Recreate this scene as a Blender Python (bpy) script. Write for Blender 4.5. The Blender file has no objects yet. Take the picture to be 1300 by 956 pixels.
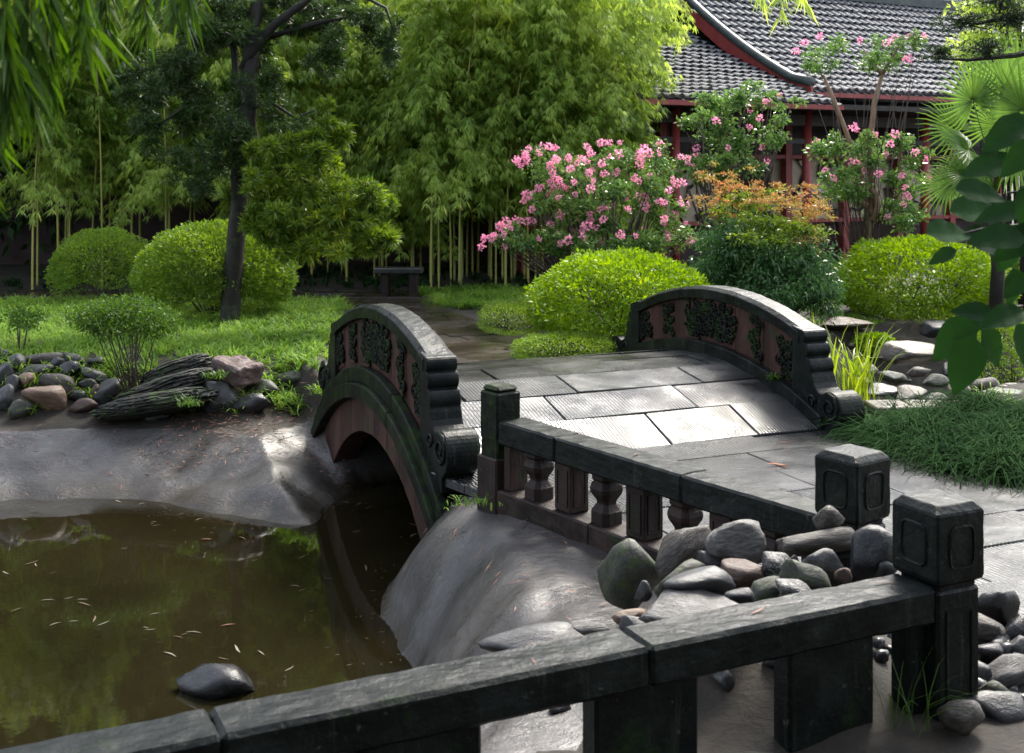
import bpy, bmesh, math, random
import numpy as np
from mathutils import Vector, Matrix, noise as mn
random.seed(7)
RNG = np.random.default_rng(11)
S = bpy.context.scene
COL = S.collection
R = math.radians

# ------------------------------------------------------------------ camera, world, sun, exposure
CH = 2.05            # camera height over the paving
F = 1500.0           # focal length in photograph pixels (1300 wide)
cd = bpy.data.cameras.new("camera"); cam = bpy.data.objects.new("camera", cd); COL.objects.link(cam)
cam.location = (0, 0, CH); cam.rotation_euler = (R(90), 0, 0)
cd.sensor_width = 36; cd.lens = 36 * F / 1300
cd.shift_y = -(478 - 215) / 1300
cd.clip_start = .05; cd.clip_end = 1000
cd.dof.use_dof = True; cd.dof.focus_distance = 8.5; cd.dof.aperture_fstop = 4.5
S.camera = cam

SUN_DIR = Vector((.33, .66, .84)).normalized()
W = bpy.data.worlds.new("World"); S.world = W; W.use_nodes = True
wn = W.node_tree.nodes; bg = wn['Background']
sky = wn.new('ShaderNodeTexSky'); sky.sky_type = 'NISHITA'; sky.sun_disc = False
sky.sun_elevation = math.asin(SUN_DIR.z); sky.sun_rotation = math.atan2(SUN_DIR.x, SUN_DIR.y)
sky.air_density = 1.0; sky.dust_density = 3.0; sky.ozone_density = 1.0
hs = wn.new('ShaderNodeHueSaturation'); hs.inputs['Saturation'].default_value = .46
W.node_tree.links.new(sky.outputs[0], hs.inputs['Color'])
W.node_tree.links.new(hs.outputs[0], bg.inputs['Color'])
bg.inputs['Strength'].default_value = .15
sl = bpy.data.lights.new("sun", 'SUN'); sun = bpy.data.objects.new("sun", sl); COL.objects.link(sun)
sl.energy = 1.9; sl.angle = R(16); sl.color = (1, .94, .82)
sun.rotation_euler = SUN_DIR.to_track_quat('Z', 'Y').to_euler()
S.view_settings.view_transform = 'Standard'; S.view_settings.look = 'None'
S.view_settings.exposure = 1.8; S.view_settings.gamma = 1
S.render.engine = 'CYCLES'
S.cycles.max_bounces = 8; S.cycles.diffuse_bounces = 4; S.cycles.glossy_bounces = 3
S.cycles.transmission_bounces = 4; S.cycles.transparent_max_bounces = 4
S.cycles.use_denoising = True

# ------------------------------------------------------------------ helpers
def P(px, py, Y): return Vector(((px - 650) / F * Y, Y, CH - (py - 215) / F * Y))
def G(px, py, z=0.0): return P(px, py, (CH - z) * F / (py - 215))
ORG = {}
def tag(o, label=None, cat=None, group=None, kind=None):
    if label: o['label'] = label
    if cat: o['category'] = cat
    if group: o['group'] = group
    if kind: o['kind'] = kind
    return o
def root(name, loc, label, cat, group=None):
    o = bpy.data.objects.new(name, None); COL.objects.link(o); o.location = loc
    o.empty_display_size = .1; ORG[o.name] = Vector(loc)
    return tag(o, label, cat, group)
def link(name, me, parent=None, org=None, mat=None):
    """mesh object whose vertices are given about 'org' in the world"""
    o = bpy.data.objects.new(name, me); COL.objects.link(o)
    org = Vector(org) if org is not None else Vector((0, 0, 0))
    if parent is not None:
        o.parent = parent; o.location = org - ORG[parent.name]
    else: o.location = org
    ORG[o.name] = org
    if mat: me.materials.clear(); me.materials.append(mat)
    return o
class MB:
    def __init__(s): s.V = []; s.F = []
    def add(s, V, Fc):
        n = len(s.V); s.V += [tuple(v) for v in V]; s.F += [tuple(i + n for i in f) for f in Fc]
    def box(s, c, size, M=None, ch=0.0):
        x, y, z = (k / 2 for k in size); c = Vector(c); V = []; 
        if ch <= 0:
            V = [Vector((a * x, b * y, d * z)) for d in (-1, 1) for b in (-1, 1) for a in (-1, 1)]
            Fc = [(0, 2, 3, 1), (4, 5, 7, 6), (0, 1, 5, 4), (2, 6, 7, 3), (0, 4, 6, 2), (1, 3, 7, 5)]
        else:
            V, Fc = chbox(x, y, z, ch)
        if M is not None: V = [M @ v for v in V]
        s.add([v + c for v in V], Fc)
    def tube(s, pts, rad, n=8, cap=True):
        pts = [Vector(p) for p in pts]; V = []; Fc = []
        if not hasattr(rad, '__len__'): rad = [rad] * len(pts)
        a = None
        for i, p in enumerate(pts):
            d = (pts[min(i + 1, len(pts) - 1)] - pts[max(i - 1, 0)])
            d = d.normalized() if d.length > 1e-9 else Vector((0, 0, 1))
            if a is None: a = d.orthogonal().normalized()
            a = (a - d * a.dot(d)); a = a.normalized() if a.length > 1e-6 else d.orthogonal().normalized()
            b = d.cross(a)
            for k in range(n):
                t = 2 * math.pi * k / n
                V.append(p + (a * math.cos(t) + b * math.sin(t)) * rad[i])
        for i in range(len(pts) - 1):
            for k in range(n):
                k2 = (k + 1) % n
                Fc.append((i * n + k, i * n + k2, (i + 1) * n + k2, (i + 1) * n + k))
        if cap:
            Fc.append(tuple(range(n))[::-1]); Fc.append(tuple((len(pts) - 1) * n + k for k in range(n)))
        s.add(V, Fc)
    def lathe(s, prof, c, n=12, sq=0):
        V = []; Fc = []; m = len(prof)
        for r, z in prof:
            for k in range(n):
                t = 2 * math.pi * (k + .5) / n
                V.append(Vector((r * math.cos(t), r * math.sin(t), z)) + Vector(c))
        for i in range(m - 1):
            for k in range(n):
                k2 = (k + 1) % n; Fc.append((i * n + k, i * n + k2, (i + 1) * n + k2, (i + 1) * n + k))
        Fc.append(tuple(range(n))[::-1]); Fc.append(tuple((m - 1) * n + k for k in range(n)))
        s.add(V, Fc)
    def build(s, name, mat, parent=None, org=None, smooth=False, bevel=0):
        me = bpy.data.meshes.new(name)
        o3 = Vector(org) if org is not None else (ORG[parent.name] if parent is not None else Vector((0, 0, 0)))
        me.from_pydata([(v[0] - o3.x, v[1] - o3.y, v[2] - o3.z) for v in s.V], [], s.F); me.update()
        if smooth: me.shade_smooth()
        o = link(name, me, parent, o3, mat)
        if bevel:
            b = o.modifiers.new('bevel', 'BEVEL'); b.width = bevel; b.segments = 2; b.limit_method = 'ANGLE'; b.angle_limit = R(35)
        return o
_tex = {}
def wear(o, st=.008, size=.12, lv=3):
    m = o.modifiers.new('facets', 'SUBSURF'); m.subdivision_type = 'SIMPLE'; m.levels = m.render_levels = lv
    if size not in _tex: t = bpy.data.textures.new('wear', 'CLOUDS'); t.noise_scale = size; t.noise_depth = 3; _tex[size] = t
    d = o.modifiers.new('wear', 'DISPLACE'); d.texture = _tex[size]; d.strength = st; d.mid_level = .5; d.texture_coords = 'LOCAL'
    return o
_cb = {}
def chbox(x, y, z, ch):
    bm = bmesh.new(); bmesh.ops.create_cube(bm, size=2)
    for v in bm.verts: v.co = (v.co.x * x, v.co.y * y, v.co.z * z)
    bmesh.ops.bevel(bm, geom=list(bm.edges), offset=ch, segments=1, affect='EDGES', profile=.5)
    bm.verts.index_update()
    V = [v.co.copy() for v in bm.verts]; Fc = [tuple(v.index for v in f.verts) for f in bm.faces]; bm.free()
    return V, Fc
def quads(name, V, Q, mat, parent=None, org=None, smooth=False):
    me = bpy.data.meshes.new(name)
    org_v = np.array(org if org is not None else (ORG[parent.name] if parent is not None else (0, 0, 0)), dtype=np.float32)
    V = (np.asarray(V, dtype=np.float32) - org_v); Q = np.asarray(Q, dtype=np.int32)
    me.vertices.add(len(V)); me.vertices.foreach_set('co', V.ravel())
    me.loops.add(Q.size); me.loops.foreach_set('vertex_index', Q.ravel())
    me.polygons.add(len(Q)); me.polygons.foreach_set('loop_start', np.arange(0, Q.size, Q.shape[1], dtype=np.int32))
    me.update(calc_edges=True)
    if smooth: me.shade_smooth()
    return link(name, me, parent, Vector(org_v.tolist()), mat)
def nrm(a): return a / np.maximum(np.linalg.norm(a, axis=-1, keepdims=True), 1e-9)
def rnd_dir(n): return nrm(RNG.normal(size=(n, 3)))
def leaves(base, d, L, Wd, droop=.15, side=None, wide=.42):
    """one four-cornered leaf per row"""
    base = np.asarray(base, float); d = nrm(np.asarray(d, float)); n = len(base)
    if side is None: side = nrm(np.cross(d, rnd_dir(n)))
    L = np.broadcast_to(L, (n,))[:, None]; Wd = np.broadcast_to(Wd, (n,))[:, None]
    mid = base + d * L * wide; dn = np.array([0, 0, -1.0])
    tip = base + d * L + dn * L * droop
    V = np.stack([base, mid + side * Wd / 2, tip, mid - side * Wd / 2], 1).reshape(-1, 3)
    Q = np.arange(4 * n).reshape(n, 4)
    return V, Q
def blades(base, d, L, Wd, bend):
    """arching grass blade: three quads"""
    n = len(base); d = nrm(d); h = nrm(d * [1, 1, 0] + 1e-6); side = np.cross(h, np.array([0, 0, 1.0]))
    L = np.broadcast_to(L, (n,))[:, None]; Wd = np.broadcast_to(Wd, (n,))[:, None]; bend = np.broadcast_to(bend, (n,))[:, None]
    rows = []
    for t, w in ((0, .8), (.4, 1.0), (.75, .7), (1.0, .12)):
        c = base + d * L * t + h * L * bend * t * t * .8 - np.array([0, 0, 1.0]) * L * bend * t * t * t * .75
        rows += [c - side * Wd * w / 2, c + side * Wd * w / 2]
    V = np.stack(rows, 1).reshape(-1, 3); k = np.arange(n)[:, None] * 8
    Q = np.concatenate([k + np.array([[0, 1, 3, 2]]), k + np.array([[2, 3, 5, 4]]), k + np.array([[4, 5, 7, 6]])])
    return V, Q
def cat(parts):
    V = []; Q = []; n = 0
    for v, q in parts: V.append(v); Q.append(q + n); n += len(v)
    return np.concatenate(V), np.concatenate(Q)
def pts_in_poly(x, y, poly):
    ins = np.zeros(x.shape, bool); n = len(poly)
    for i in range(n):
        x1, y1 = poly[i]; x2, y2 = poly[(i + 1) % n]
        c = ((y1 > y) != (y2 > y)) & (x < (x2 - x1) * (y - y1) / (y2 - y1 + 1e-12) + x1); ins ^= c
    return ins
def sdist(x, y, poly):
    d = np.full(x.shape, 1e9); n = len(poly)
    for i in range(n):
        ax, ay = poly[i]; bx, by = poly[(i + 1) % n]; ex, ey = bx - ax, by - ay
        t = np.clip(((x - ax) * ex + (y - ay) * ey) / (ex * ex + ey * ey), 0, 1)
        d = np.minimum(d, np.hypot(x - ax - t * ex, y - ay - t * ey))
    return np.where(pts_in_poly(x, y, poly), -d, d)
def dup(o, parent=None):
    c = o.copy(); COL.objects.link(c); ORG[c.name] = ORG.get(o.name, Vector((0, 0, 0)))
    if parent is not None: c.parent = parent
    for ch in list(o.children): dup(ch, c)
    return c

# ------------------------------------------------------------------ materials
def newmat(name):
    m = bpy.data.materials.new(name); m.use_nodes = True
    nt = m.node_tree; return m, nt, nt.nodes, nt.links, nt.nodes['Principled BSDF']
def ramp(n, stops):
    r = n.new('ShaderNodeValToRGB'); e = r.color_ramp.elements
    while len(e) < len(stops): e.new(.5)
    for k, (p, c) in enumerate(stops): e[k].position = p; e[k].color = (*c, 1)
    return r
def noise(n, l, co, scale, det=4, rough=.55, dist=0):
    t = n.new('ShaderNodeTexNoise'); t.inputs['Scale'].default_value = scale; t.inputs['Detail'].default_value = det
    t.inputs['Roughness'].default_value = rough; t.inputs['Distortion'].default_value = dist
    if co is not None: l.new(co, t.inputs['Vector'])
    return t.outputs['Fac']
def mixc(n, l, fac, a, b, mode='MIX'):
    m = n.new('ShaderNodeMix'); m.data_type = 'RGBA'; m.blend_type = mode
    for s, v in ((m.inputs[0], fac), (m.inputs[6], a), (m.inputs[7], b)):
        if isinstance(v, (int, float)): s.default_value = v
        elif isinstance(v, tuple): s.default_value = (*v, 1)
        else: l.new(v, s)
    return m.outputs[2]
def mr(n, l, v, a, b, c, d):
    m = n.new('ShaderNodeMapRange'); l.new(v, m.inputs[0])
    for k, x in enumerate((a, b, c, d)): m.inputs[k + 1].default_value = x
    return m.outputs[0]
def stonemat(name, cols, scale=6, rough=(.3, .6), bump=.25, bscale=40, moss=0, mosscol=(.03, .05, .012), stretch=None, vein=None, spec=.5, bigbump=.0, rand=True):
    m, nt, n, l, b = newmat(name)
    tc = n.new('ShaderNodeTexCoord'); co = tc.outputs['Object']
    if rand:
        oi = n.new('ShaderNodeObjectInfo'); va = n.new('ShaderNodeVectorMath'); va.operation = 'MULTIPLY_ADD'
        l.new(oi.outputs['Random'], va.inputs[0]); va.inputs[1].default_value = (37, 53, 71); l.new(co, va.inputs[2]); co = va.outputs[0]
    if stretch:
        mp = n.new('ShaderNodeMapping'); mp.inputs['Scale'].default_value = stretch; l.new(co, mp.inputs['Vector']); cs = mp.outputs[0]
    else: cs = co
    f1 = noise(n, l, cs, scale, 6, .6)
    c = ramp(n, [(.28 + .44 * k / max(1, len(cols) - 1), q) for k, q in enumerate(cols)]); l.new(f1, c.inputs[0])
    out = c.outputs[0]
    f2 = noise(n, l, co, bscale * 2, 3, .7)
    out = mixc(n, l, .55, out, mr_col(n, l, f2), 'MULTIPLY')
    if vein:
        f4 = noise(n, l, cs, scale * .8, 3, .5, 1.0)
        r4 = ramp(n, [(.47, (0, 0, 0)), (.5, (1, 1, 1)), (.53, (0, 0, 0))]); l.new(f4, r4.inputs[0])
        out = mixc(n, l, r4.outputs[0], out, vein)
    if name.startswith('dark wet') or name.startswith('mossy dark') or 'sandstone' in name:
        md = n.new('ShaderNodeMapping'); md.inputs['Scale'].default_value = (22, 22, 1.6); l.new(co, md.inputs['Vector'])
        fd = noise(n, l, md.outputs[0], 1, 4, .6); rd = ramp(n, [(.6, (0, 0, 0)), (.75, (.6, .6, .6))]); l.new(fd, rd.inputs[0])
        out = mixc(n, l, rd.outputs[0], out, (.05, .056, .046))
        fl = noise(n, l, co, 26, 5, .75); rl = ramp(n, [(.63, (0, 0, 0)), (.68, (.7, .7, .7))]); l.new(fl, rl.inputs[0])
        out = mixc(n, l, rl.outputs[0], out, (.075, .085, .06))
    if name in ('grey stone', 'dark grey stone', 'black stone', 'mossy stone', 'reddish stone', 'brown striated stone'):
        fl = noise(n, l, co, 30, 5, .8); rl = ramp(n, [(.6, (0, 0, 0)), (.66, (.75, .75, .75))]); l.new(fl, rl.inputs[0])
        out = mixc(n, l, rl.outputs[0], out, (.16, .155, .135))
        fg = noise(n, l, co, 11, 5, .75); rg = ramp(n, [(.36, (.25, .22, .18)), (.44, (1, 1, 1))]); l.new(fg, rg.inputs[0]); out = mixc(n, l, 1.0, out, rg.outputs[0], 'MULTIPLY')
    if moss:
        f3 = noise(n, l, co, 4.5, 6, .7); r3 = ramp(n, [(.62 - moss * .3, (0, 0, 0)), (.72 - moss * .3, (1, 1, 1))]); l.new(f3, r3.inputs[0])
        f5 = noise(n, l, co, 60, 2); mc = mixc(n, l, f5, mosscol, tuple(k * 2.2 for k in mosscol))
        out = mixc(n, l, r3.outputs[0], out, mc)
    l.new(out, b.inputs['Base Color'])
    fr = noise(n, l, co, scale * .7 + 1, 4); l.new(mr(n, l, fr, .3, .7, rough[0], rough[1]), b.inputs['Roughness'])
    b.inputs['Specular IOR Level'].default_value = spec
    fb = noise(n, l, cs, bscale, 5, .65)
    bp = n.new('ShaderNodeBump'); bp.inputs['Strength'].default_value = bump; bp.inputs['Distance'].default_value = .01; l.new(fb, bp.inputs['Height'])
    if bigbump:
        fb2 = noise(n, l, cs, bscale * .2, 5, .6); b2 = n.new('ShaderNodeBump'); b2.inputs['Strength'].default_value = bigbump
        b2.inputs['Distance'].default_value = .03; l.new(fb2, b2.inputs['Height']); l.new(b2.outputs[0], bp.inputs['Normal'])
    l.new(bp.outputs[0], b.inputs['Normal'])
    return m
def mr_col(n, l, f):
    r = ramp(n, [(.3, (.45, .45, .45)), (.7, (1, 1, 1))]); l.new(f, r.inputs[0]); return r.outputs[0]
def leafmat(name, c1, c2, trans=.4, rough=.42, c3=None, spec=.5, nscale=1.2, ior=1.4):
    m, nt, n, l, b = newmat(name)
    g = n.new('ShaderNodeNewGeometry'); tc = n.new('ShaderNodeTexCoord')
    f = noise(n, l, tc.outputs['Object'], nscale, 3)
    ad = n.new('ShaderNodeMath'); ad.operation = 'MULTIPLY_ADD'; l.new(g.outputs['Random Per Island'], ad.inputs[0]); ad.inputs[1].default_value = .6
    sb = n.new('ShaderNodeMath'); sb.operation = 'MULTIPLY_ADD'; l.new(f, sb.inputs[0]); sb.inputs[1].default_value = 1.2; sb.inputs[2].default_value = -.4
    l.new(sb.outputs[0], ad.inputs[2])
    st = [(0.0, c1), (.85, c2)] + ([(1.0, c3)] if c3 else [])
    r = ramp(n, st); l.new(ad.outputs[0], r.inputs[0])
    l.new(r.outputs[0], b.inputs['Base Color']); b.inputs['Roughness'].default_value = rough
    b.inputs['Specular IOR Level'].default_value = spec; b.inputs['IOR'].default_value = ior
    t = n.new('ShaderNodeBsdfTranslucent')
    hh = n.new('ShaderNodeHueSaturation'); hh.inputs['Hue'].default_value = .485; hh.inputs['Saturation'].default_value = 1.1; hh.inputs['Value'].default_value = 1.6
    l.new(r.outputs[0], hh.inputs['Color']); l.new(hh.outputs[0], t.inputs['Color'])
    mx = n.new('ShaderNodeMixShader'); mx.inputs[0].default_value = trans
    l.new(b.outputs[0], mx.inputs[1]); l.new(t.outputs[0], mx.inputs[2]); l.new(mx.outputs[0], n['Material Output'].inputs['Surface'])
    return m
M = {}
M['dark'] = stonemat('dark wet stone', [(.0035, .0045, .0045), (.008, .0105, .010), (.022, .026, .025)], 5, (.26, .5), .3, 55, .14, (.006, .013, .004), bigbump=.25, spec=.15)
M['darkmoss'] = stonemat('mossy dark stone', [(.003, .005, .0035), (.008, .011, .0075), (.018, .022, .016)], 4, (.4, .65), .35, 45, .45, (.009, .019, .004), bigbump=.3, spec=.12)
M['red'] = stonemat('red sandstone', [(.014, .007, .006), (.062, .027, .021), (.125, .06, .047)], 3.5, (.5, .75), .4, 60, .16, (.012, .022, .005), stretch=(1, 1, .35), bigbump=.3, spec=.25)
M['redd'] = stonemat('dark weathered red sandstone', [(.008, .006, .0055), (.028, .017, .015), (.06, .036, .031)], 3.5, (.45, .7), .4, 60, .2, (.010, .016, .005), stretch=(1, 1, .35), bigbump=.3, spec=.25)
M['redbright'] = stonemat('pale red sandstone', [(.05, .03, .028), (.11, .068, .064), (.18, .12, .115)], 4, (.5, .75), .5, 40, .0, bigbump=.4)
M['sg'] = stonemat('grey stone', [(.022, .023, .025), (.055, .056, .06), (.10, .10, .105)], 2.2, (.28, .55), .3, 25, bigbump=.2)
M['sd'] = stonemat('dark grey stone', [(.010, .011, .012), (.026, .027, .03), (.055, .055, .06)], 2.5, (.25, .5), .3, 25, bigbump=.25)
M['sb'] = stonemat('black stone', [(.005, .006, .008), (.012, .013, .016), (.028, .029, .032)], 2.5, (.2, .4), .3, 25, bigbump=.2)
M['st'] = stonemat('tan stone', [(.10, .05, .025), (.19, .12, .08), (.30, .23, .18)], 1.6, (.35, .6), .3, 22, bigbump=.25, stretch=(1, 1, 2.5))
M['sbr'] = stonemat('brown striated stone', [(.015, .013, .011), (.06, .05, .042), (.13, .115, .10)], 2.4, (.35, .6), .4, 20, stretch=(1, 1, 2.2), bigbump=.35)
M['sr'] = stonemat('reddish stone', [(.03, .018, .014), (.085, .048, .036), (.13, .085, .07)], 2.5, (.35, .6), .35, 25, bigbump=.3)
M['sm'] = stonemat('mossy stone', [(.018, .019, .017), (.045, .045, .04), (.08, .08, .072)], 2.5, (.4, .7), .4, 25, .42, (.03, .045, .012), bigbump=.3)
M['sv'] = stonemat('veined stone', [(.012, .013, .015), (.03, .03, .033), (.06, .06, .06)], 2.0, (.25, .5), .3, 25, vein=(.38, .37, .35), stretch=(1, 1, 2.5), bigbump=.3)
M['sw'] = stonemat('pale striated stone', [(.03, .029, .03), (.10, .095, .093), (.24, .23, .22)], 2.2, (.3, .6), .4, 22, stretch=(.8, 1, 2.2), bigbump=.4)
M['slate'] = stonemat('layered slate', [(.012, .012, .01), (.04, .04, .034), (.09, .085, .07)], 4, (.5, .75), .25, 14, .42, (.018, .034, .007), stretch=(1, 1, 1.6), bigbump=.25)
M['ledge'] = stonemat('pale ledge stone', [(.05, .038, .03), (.12, .095, .08), (.22, .18, .155)], 3, (.3, .6), .5, 25, .3, (.05, .06, .02), bigbump=.4)
M['bark'] = stonemat('dark bark', [(.005, .0045, .004), (.013, .010, .008), (.032, .024, .017)], 10, (.6, .8), .8, 40, .12, (.02, .03, .01), stretch=(1, 1, .25), bigbump=.6)
M['barklight'] = stonemat('smooth tan bark', [(.14, .08, .045), (.25, .16, .1), (.34, .24, .16)], 8, (.5, .7), .3, 40, stretch=(1, 1, .3))
M['twig'] = stonemat('brown twig', [(.02, .014, .01), (.05, .035, .022), (.08, .055, .035)], 12, (.6, .8), .3, 50)
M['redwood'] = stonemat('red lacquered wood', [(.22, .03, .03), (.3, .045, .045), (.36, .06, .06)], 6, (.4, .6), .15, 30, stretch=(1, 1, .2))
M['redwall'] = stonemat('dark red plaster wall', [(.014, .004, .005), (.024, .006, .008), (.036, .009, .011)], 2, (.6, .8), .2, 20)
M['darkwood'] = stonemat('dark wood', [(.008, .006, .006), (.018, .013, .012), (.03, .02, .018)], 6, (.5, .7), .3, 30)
M['cream'] = stonemat('cream window paper', [(.42, .34, .25), (.5, .42, .32), (.56, .48, .38)], 3, (.6, .8), .1, 20)
M['tile'] = stonemat('grey roof tile', [(.06, .063, .072), (.13, .135, .15), (.24, .245, .265)], 7, (.65, .85), .4, 30, .06, (.05, .05, .025))
M['verge'] = stonemat('dark ridge tile', [(.02, .03, .03), (.035, .05, .05), (.06, .075, .075)], 5, (.35, .6), .3, 30)
M['needle'] = stonemat('fallen brown needles', [(.12, .045, .028), (.22, .09, .055), (.34, .17, .11)], 20, (.5, .7), .1, 30)
M['paleleaf'] = leafmat('pale dry leaf', (.10, .085, .055), (.26, .24, .19), .1, .35)
M['drybrown'] = leafmat('dry brown leaf', (.05, .035, .018), (.14, .1, .06), .1, .4)
M['orange'] = leafmat('orange fallen leaf', (.55, .12, .02), (.7, .22, .04), .2, .4)
M['bamboo'] = leafmat('bamboo leaf', (.07, .16, .03), (.42, .54, .12), .55, .36, (.85, .76, .28), nscale=.5, spec=.35)  # palest stop paints yellow highlights onto some of the leaves
M['bamboodark'] = leafmat('shaded bamboo leaf', (.04, .10, .015), (.17, .28, .04), .4, .4, nscale=.6)  # darker copy of the bamboo leaf, shade put into its colour
M['culm'] = stonemat('bamboo culm', [(.07, .12, .02), (.24, .24, .03), (.42, .34, .06)], 1.0, (.3, .5), .1, 30, stretch=(1, 1, .3))
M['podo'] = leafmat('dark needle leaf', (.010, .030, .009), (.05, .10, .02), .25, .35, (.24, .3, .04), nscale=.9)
M['podob'] = leafmat('bright needle leaf', (.02, .065, .012), (.2, .3, .035), .42, .35, (.62, .56, .08), nscale=1.2)  # brighter leaf copy; on the podocarpus boughs its colour stands in for sunlight
M['hedge'] = leafmat('clipped hedge leaf', (.06, .13, .015), (.2, .32, .04), .35, .5, (.34, .42, .07), nscale=2)
M['azalea'] = leafmat('azalea leaf', (.06, .14, .008), (.22, .36, .02), .35, .45, (.4, .48, .04), nscale=2)
M['lawn'] = leafmat('long grass blade', (.05, .14, .015), (.24, .38, .07), .4, .5, (.42, .5, .16), ior=1.2, nscale=1)
M['mondo'] = leafmat('dark mondo blade', (.005, .016, .006), (.022, .055, .016), .15, .6, (.09, .15, .06), nscale=2, spec=.1, ior=1.08)
M['shrub'] = leafmat('small shrub leaf', (.02, .06, .01), (.08, .16, .022), .4, .45, nscale=3)
M['reed'] = leafmat('reed blade', (.1, .2, .02), (.28, .36, .04), .4, .4, (.4, .3, .1), nscale=3)
M['myrtle'] = leafmat('myrtle leaf', (.045, .11, .025), (.15, .27, .07), .35, .24, (.4, .42, .14), nscale=2)
M['pink'] = leafmat('pink petal', (.66, .2, .34), (.9, .45, .58), .4, .6)
M['nandina'] = leafmat('nandina leaf', (.02, .065, .022), (.07, .16, .045), .3, .3, nscale=2)
M['orangeleaf'] = leafmat('orange new leaf', (.16, .26, .05), (.42, .19, .08), .4, .45, (.55, .14, .09))
M['palm'] = leafmat('palm frond', (.04, .10, .02), (.13, .24, .05), .4, .35, nscale=2)
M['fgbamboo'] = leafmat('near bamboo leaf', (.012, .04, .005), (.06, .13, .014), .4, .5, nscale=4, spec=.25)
M['pine'] = leafmat('dark conifer needle', (.01, .03, .012), (.04, .08, .02), .2, .4, (.12, .18, .03))
M['backtree'] = leafmat('dark backdrop leaf', (.01, .03, .006), (.03, .075, .015), .3, .5, nscale=.5)
def broadmat():
    m, nt, n, l, b = newmat('broad leaf')
    tc = n.new('ShaderNodeTexCoord'); oi = n.new('ShaderNodeObjectInfo')
    w = n.new('ShaderNodeTexWave'); w.inputs['Scale'].default_value = 9; w.inputs['Distortion'].default_value = .6; w.bands_direction = 'Y'
    l.new(tc.outputs['Object'], w.inputs['Vector'])
    r = ramp(n, [(0, (.01, .034, .012)), (1, (.026, .075, .02))]); l.new(oi.outputs['Random'], r.inputs[0])
    l.new(r.outputs[0], b.inputs['Base Color']); b.inputs['Roughness'].default_value = .45; b.inputs['Specular IOR Level'].default_value = .3; b.inputs['IOR'].default_value = 1.2
    bp = n.new('ShaderNodeBump'); bp.inputs['Strength'].default_value = .6; bp.inputs['Distance'].default_value = .008; l.new(w.outputs['Fac'], bp.inputs['Height']); l.new(bp.outputs[0], b.inputs['Normal'])
    t = n.new('ShaderNodeBsdfTranslucent'); t.inputs['Color'].default_value = (.02, .07, .01, 1)
    mx = n.new('ShaderNodeMixShader'); mx.inputs[0].default_value = .22
    l.new(b.outputs[0], mx.inputs[1]); l.new(t.outputs[0], mx.inputs[2]); l.new(mx.outputs[0], n['Material Output'].inputs['Surface'])
    return m
M['broad'] = broadmat()
def slabmat(name, c1, c2, c3, r0, r1, groove):
    m, nt, n, l, b = newmat(name)
    tc = n.new('ShaderNodeTexCoord'); oi = n.new('ShaderNodeObjectInfo'); co = tc.outputs['Object']
    va = n.new('ShaderNodeVectorMath'); va.operation = 'MULTIPLY_ADD'
    l.new(oi.outputs['Random'], va.inputs[0]); va.inputs[1].default_value = (31, 47, 0); l.new(co, va.inputs[2]); cr = va.outputs[0]
    f = noise(n, l, cr, 3.5, 6, .65); r = ramp(n, [(.3, c1), (.5, c2), (.72, c3)]); l.new(f, r.inputs[0])
    fs = noise(n, l, cr, 120, 2, .7); c = mixc(n, l, .5, r.outputs[0], mr_col(n, l, fs), 'MULTIPLY')
    rv = ramp(n, [(0, (.7, .7, .7)), (1, (1, 1, 1))]); l.new(oi.outputs['Random'], rv.inputs[0])
    c = mixc(n, l, 1.0, c, rv.outputs[0], 'MULTIPLY'); l.new(c, b.inputs['Base Color'])
    geo = n.new('ShaderNodeNewGeometry')
    fr = noise(n, l, geo.outputs['Position'], 1.3, 4, .6)
    l.new(mr(n, l, fr, .35, .65, r0, r1), b.inputs['Roughness'])
    w = n.new('ShaderNodeTexWave'); w.inputs['Scale'].default_value = 11; w.inputs['Distortion'].default_value = 1.6; w.inputs['Detail'].default_value = 2
    w.inputs['Detail Scale'].default_value = 1.5; w.bands_direction = 'X'; l.new(cr, w.inputs['Vector'])
    fm = noise(n, l, cr, 2.2, 3); ms = mr(n, l, fm, .35, .6, .15, 1)
    mu = n.new('ShaderNodeMath'); mu.operation = 'MULTIPLY'; l.new(w.outputs['Fac'], mu.inputs[0]); l.new(ms, mu.inputs[1])
    b1 = n.new('ShaderNodeBump'); b1.inputs['Strength'].default_value = groove; b1.inputs['Distance'].default_value = .008; l.new(mu.outputs[0], b1.inputs['Height'])
    fn = noise(n, l, cr, 45, 5, .7); b2 = n.new('ShaderNodeBump'); b2.inputs['Strength'].default_value = .3; b2.inputs['Distance'].default_value = .006
    l.new(fn, b2.inputs['Height']); l.new(b1.outputs[0], b2.inputs['Normal'])
    fq = noise(n, l, cr, 7, 4, .6); b3 = n.new('ShaderNodeBump'); b3.inputs['Strength'].default_value = .35; b3.inputs['Distance'].default_value = .012
    l.new(fq, b3.inputs['Height']); l.new(b2.outputs[0], b3.inputs['Normal']); l.new(b3.outputs[0], b.inputs['Normal'])
    return m
M['slab'] = slabmat('wet grooved slab', (.012, .0125, .013), (.028, .029, .030), (.055, .056, .057), .15, .36, .65)
M['path'] = slabmat('wet brown paving', (.02, .016, .013), (.045, .034, .028), (.09, .072, .06), .14, .4, .25)
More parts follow.
